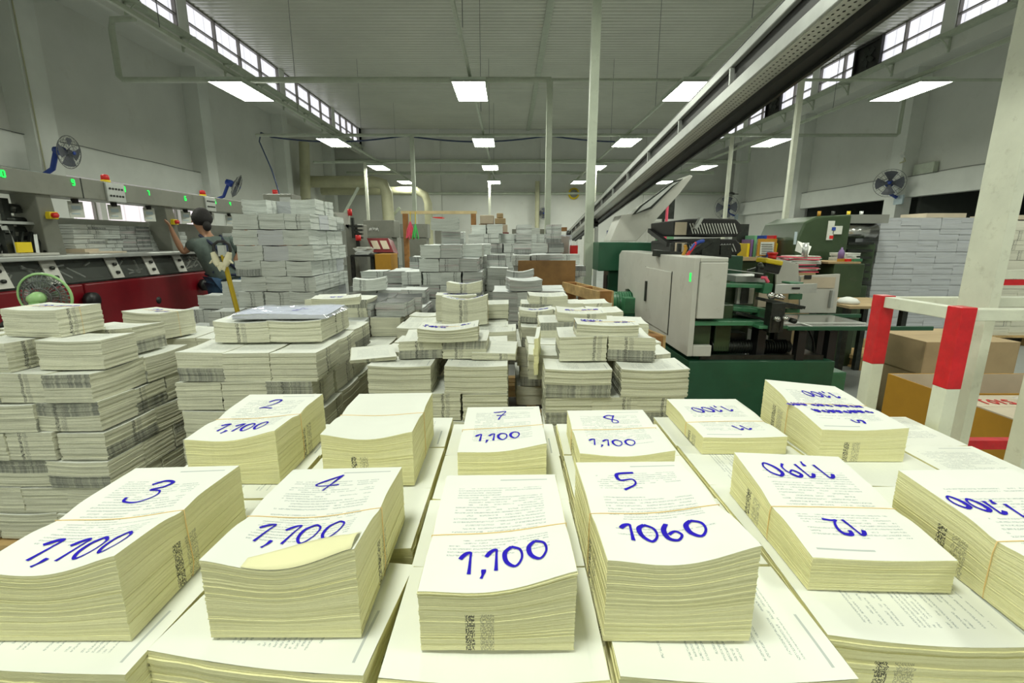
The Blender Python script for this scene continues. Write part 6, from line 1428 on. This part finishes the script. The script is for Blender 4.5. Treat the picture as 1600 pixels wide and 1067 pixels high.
# ================================================================== WORKERS
def skin_obj(name, J, bones, m, parent, root_j, sub=2):
    idx = {k: i for i, k in enumerate(J)}; me = bpy.data.meshes.new(name)
    pw = wl(parent); me.from_pydata([Vector(J[k][0])-pw for k in J], [(idx[a], idx[b_]) for a, b_ in bones], []); me.materials.append(M[m])
    o = bpy.data.objects.new(name, me); COL.objects.link(o); o.parent = parent
    sk = o.modifiers.new('skin', 'SKIN'); sk.use_smooth_shade = True
    for k, i in idx.items():
        r = J[k][1]; me.skin_vertices[0].data[i].radius = r if isinstance(r, tuple) else (r, r)
        me.skin_vertices[0].data[i].use_root = (k == root_j)
    ss = o.modifiers.new('subd', 'SUBSURF'); ss.levels = sub; ss.render_levels = sub
    return o
def worker(P, lab, shirt, trousers, straps=True):
    """P: joint positions"""
    root = thing('person', (P['hip'][0], P['hip'][1], 0), lab, 'person')
    J = {'hip': (P['hip'], .10), 'waist': (P['waist'], .105), 'chest': (P['chest'], .125), 'neck0': (P['neck0'], .055), 'neck1': (P['neck1'], .048), 'head0': (P['head0'], .078), 'head1': (P['head1'], .088), 'head2': (P['head2'], .06)}
    B = [('hip', 'waist'), ('waist', 'chest'), ('chest', 'neck0'), ('neck0', 'neck1'), ('neck1', 'head0'), ('head0', 'head1'), ('head1', 'head2')]
    for s0 in 'lr':
        J[s0+'sh'] = (P[s0+'sh'], .052); J[s0+'el'] = (P[s0+'el'], .037); J[s0+'wr'] = (P[s0+'wr'], .025); J[s0+'pa'] = (P[s0+'pa'], (.032, .018))
        J[s0+'th'] = (P[s0+'th'], .085); J[s0+'kn'] = (P[s0+'kn'], .055); J[s0+'an'] = (P[s0+'an'], .038); J[s0+'to'] = (P[s0+'to'], .035)
        B += [('chest', s0+'sh'), (s0+'sh', s0+'el'), (s0+'el', s0+'wr'), (s0+'wr', s0+'pa'), ('hip', s0+'th'), (s0+'th', s0+'kn'), (s0+'kn', s0+'an'), (s0+'an', s0+'to')]
        pa, wr = Vector(P[s0+'pa']), Vector(P[s0+'wr']); d_ = (pa-wr).normalized(); sd = d_.cross(Vector((0, 0, 1))).normalized(); up_ = sd.cross(d_)
        for k in range(4):
            o_ = (k-1.5)*.017; L_ = (.066, .078, .074, .058)[k]
            p1 = pa+d_*.022+sd*o_; p2 = p1+d_*L_*.55-up_*.006; p3 = p2+d_*L_*.4-up_*.018
            for q, (pp, r) in enumerate(((p1, .0095), (p2, .0085), (p3, .0065))): J['%sf%d%d' % (s0, k, q)] = (tuple(pp), r)
            B += [(s0+'pa', '%sf%d0' % (s0, k)), ('%sf%d0' % (s0, k), '%sf%d1' % (s0, k)), ('%sf%d1' % (s0, k), '%sf%d2' % (s0, k))]
        t1 = wr+d_*.03+sd*.035; t2 = t1+d_*.035+sd*.02
        J[s0+'t1'] = (tuple(t1), .011); J[s0+'t2'] = (tuple(t2), .008); B += [(s0+'wr', s0+'t1'), (s0+'t1', s0+'t2')]
    bd = skin_obj('body', J, B, 'skin', root, 'hip')
    S = {'a': (Vector(P['hip'])+Vector((0, 0, .0)), .155), 'w': (P['waist'], .145), 'c': (P['chest'], .165), 'n': (Vector(P['neck0'])-Vector((0, 0, .02)), .075)}
    SB = [('a', 'w'), ('w', 'c'), ('c', 'n')]
    for s0 in 'lr':
        sh, el = Vector(P[s0+'sh']), Vector(P[s0+'el']); S[s0+'s'] = (sh, .075); S[s0+'e'] = (sh.lerp(el, .72), .062); SB += [('c', s0+'s'), (s0+'s', s0+'e')]
    skin_obj('shirt', S, SB, shirt, root, 'w')
    T = {'h': (P['hip'], .14)}; TB = []
    for s0 in 'lr':
        T[s0+'t'] = (P[s0+'th'], .105); T[s0+'k'] = (P[s0+'kn'], .075); T[s0+'a'] = (P[s0+'an'], .062); TB += [('h', s0+'t'), (s0+'t', s0+'k'), (s0+'k', s0+'a')]
    skin_obj('trousers', T, TB, trousers, root, 'h')
    for s0 in 'lr':
        an, to = Vector(P[s0+'an']), Vector(P[s0+'to']); b = MB(); b.tube([an+Vector((0, 0, -.02)), an.lerp(to, .4)+Vector((0, 0, -.03)), to], [.05, .052, .04], 12); b.build('shoe', 'black', root)
    h1 = Vector(P['head1']); f_ = P['face']; f_ = Vector(f_).normalized()
    b = MB(); hc_ = h1-f_*.028+Vector((0, 0, .022)); prof_ = []
    for k in range(13):
        t = math.pi*k/12; prof_.append((.093*math.sin(t)*(1+.05*math.sin(5*t)), -.106*math.cos(t)))
    b.lathe(prof_, hc_, (f_.x*-.25, f_.y*-.25, 1), 18); bun = h1-f_*.125-Vector((0, 0, .05))
    b.lathe([(.04*math.sin(math.pi*k/8), -.05*math.cos(math.pi*k/8)) for k in range(9)], bun, (0, 0, 1), 12)
    b.build('hair', 'hair', root)
    sd = f_.cross(Vector((0, 0, 1))); b = MB()
    n0 = h1+f_*.088-Vector((0, 0, .02)); b.tube([n0+Vector((0, 0, .03)), n0+f_*.018, n0+f_*.012-Vector((0, 0, .012))], [.009, .013, .008], 8)
    for k in (-1, 1): b.lathe([(.004, -.006), (.016, 0), (.004, .006)], h1+sd*k*.086-Vector((0, 0, .015)), sd, 10)
    b.build('nose_and_ears', 'skin', root)
    b = MB(); 
    for k in (-1, 1): b.lathe([(.003, -.005), (.011, 0), (.003, .005)], h1+f_*.082+sd*k*.032+Vector((0, 0, .008)), f_, 8)
    b.bar(h1+f_*.082-sd*.022-Vector((0, 0, .055)), h1+f_*.082+sd*.022-Vector((0, 0, .055)), .006, .006); b.build('eyes_and_mouth', 'dark', root)
    if straps:
        c_, w_ = Vector(P['chest']), Vector(P['waist']); back = -Vector((f_.x, f_.y, 0)).normalized(); b = MB()
        ls, rs = Vector(P['lsh']), Vector(P['rsh']); N0 = Vector(P['neck0'])
        sdv = (rs-ls).normalized()
        for s0, k in ((ls, 1), (rs, -1)):
            a_ = s0.lerp(N0, .45)+Vector((0, 0, .045)); m_ = (c_+w_)/2+back*.165; e_ = w_+sdv*k*.13+back*.10
            b.tube([a_, a_.lerp(m_, .4)+back*.09, m_, e_-Vector((0, 0, .03))], .016, 8)
        b.tube([w_+sdv*.15*math.cos(t)+back*.15*math.sin(t)-Vector((0, 0, .05)) for t in [x*math.pi/8 for x in range(17)]], .015, 8)
        b.build('apron_straps', 'navy', root)
    return root
PW = {'hip': (-2.93, 4.92, .98), 'waist': (-2.97, 4.93, 1.10), 'chest': (-3.04, 4.94, 1.29), 'neck0': (-3.10, 4.95, 1.43), 'neck1': (-3.13, 4.96, 1.48), 'head0': (-3.15, 4.97, 1.545), 'head1': (-3.165, 4.98, 1.60), 'head2': (-3.165, 4.98, 1.68),
      'lsh': (-3.20, 4.88, 1.38), 'lel': (-3.30, 4.84, 1.27), 'lwr': (-3.33, 4.78, 1.45), 'lpa': (-3.34, 4.77, 1.51),
      'rsh': (-2.93, 5.06, 1.37), 'rel': (-2.78, 5.02, 1.33), 'rwr': (-2.86, 4.93, 1.16), 'rpa': (-2.90, 4.95, 1.10),
      'lth': (-3.0, 4.84, .92), 'lkn': (-3.0, 4.82, .50), 'lan': (-2.98, 4.84, .09), 'lto': (-3.12, 4.88, .04),
      'rth': (-2.84, 5.0, .92), 'rkn': (-2.83, 5.02, .50), 'ran': (-2.80, 5.05, .09), 'rto': (-2.94, 5.10, .04), 'face': (-.8, .6, .1)}
worker(PW, 'person in a grey shirt, navy apron straps and jeans reaching to the gathering machine', 'shirt', 'jeans')
PW2 = {k: ((v[0]+.12, v[1]+1.15, v[2]-(.0 if k == 'face' else .02 if v[2] > .3 else 0)) if k != 'face' else (-.9, .3, 0)) for k, v in PW.items()}
worker(PW2, 'person in a brown top working behind the first worker, mostly hidden', 'shirt2', 'navy', False)

# ================================================================== KEEP THE BUNDLES THAT SHOW, GATHER THE REST
bpy.context.view_layer.update()
from mathutils.bvhtree import BVHTree
hits = {}; AV = []; AF = []; own = []
for o in bpy.data.objects:
    if o.type != 'MESH': continue
    k0 = len(AV); mw = o.matrix_world; AV += [mw @ v.co for v in o.data.vertices]
    AF += [tuple(i+k0 for i in p.vertices) for p in o.data.polygons]; own += [o.name]*len(o.data.polygons)
tree = BVHTree.FromPolygons(AV, AF)
for iy in range(0, 1067, 4):
    for ix in range(0, 1600, 4):
        loc, nn_, fi, dd = tree.ray_cast(Vector((0, 0, HC)), ray(ix+2, iy+2).normalized())
        if fi is not None: hits[own[fi]] = hits.get(own[fi], 0)+1
del AV, AF, tree
for nm, lb, cat in (('paper_bundle', 'cream bundles packed inside and behind the others, too many to tell apart', 'paper bundles'), ('magazine_bundle', 'grey magazine bundles packed inside and behind the others', 'magazine bundles'), ('signature_stack', 'grey signatures hidden behind others in the gathering machine', 'signatures'), ('paper_ream', 'pale reams hidden inside the wrapped blocks', 'paper reams')):
    obs = [o for o in bpy.data.objects if o.name.split('.')[0] == nm and o.parent is None and not o.children]
    keep = 300-sum(1 for o in bpy.data.objects if o.name.split('.')[0] == nm and o.children)
    obs.sort(key=lambda o: -hits.get(o.name, 0))
    rest = [o for i, o in enumerate(obs) if i >= keep or hits.get(o.name, 0) < 1]
    if not rest: continue
    vs, fs, mi, e1, p1_, sd_, sm2 = [], [], [], [], [], [], []; mats_ = []
    for o in rest:
        me = o.data; k0 = len(vs); mw = o.matrix_world; vs += [mw @ v.co for v in me.vertices]
        mm = []
        for m_ in me.materials:
            if m_ not in mats_: mats_.append(m_)
            mm.append(mats_.index(m_))
        fs += [tuple(i+k0 for i in p.vertices) for p in me.polygons]; mi += [mm[p.material_index] for p in me.polygons]; sm2 += [p.use_smooth for p in me.polygons]
        u1, u2 = me.uv_layers['Edge'].data, me.uv_layers['Page'].data; buf = [0.0]*(2*len(u1)); u1.foreach_get('uv', buf); e1 += buf; buf = [0.0]*(2*len(u2)); u2.foreach_get('uv', buf); p1_ += buf
        sd_ += [random.random()]*len(me.polygons)
    me = bpy.data.meshes.new(nm+'_mass'); me.from_pydata(vs, [], fs)
    for m_ in mats_: me.materials.append(m_)
    me.polygons.foreach_set('material_index', mi); me.polygons.foreach_set('use_smooth', sm2)
    me.uv_layers.new(name='Edge').data.foreach_set('uv', e1); me.uv_layers.new(name='Page').data.foreach_set('uv', p1_)
    at = me.attributes.new('seed', 'FLOAT', 'FACE'); at.data.foreach_set('value', sd_); me.update()
    for o in rest: bpy.data.objects.remove(o)
    o = bpy.data.objects.new(nm+'_mass', me); COL.objects.link(o); tag(o, lb, cat, None, 'stuff')
    print('MASS', nm, 'kept', len(obs)-len(rest), 'gathered', len(rest))
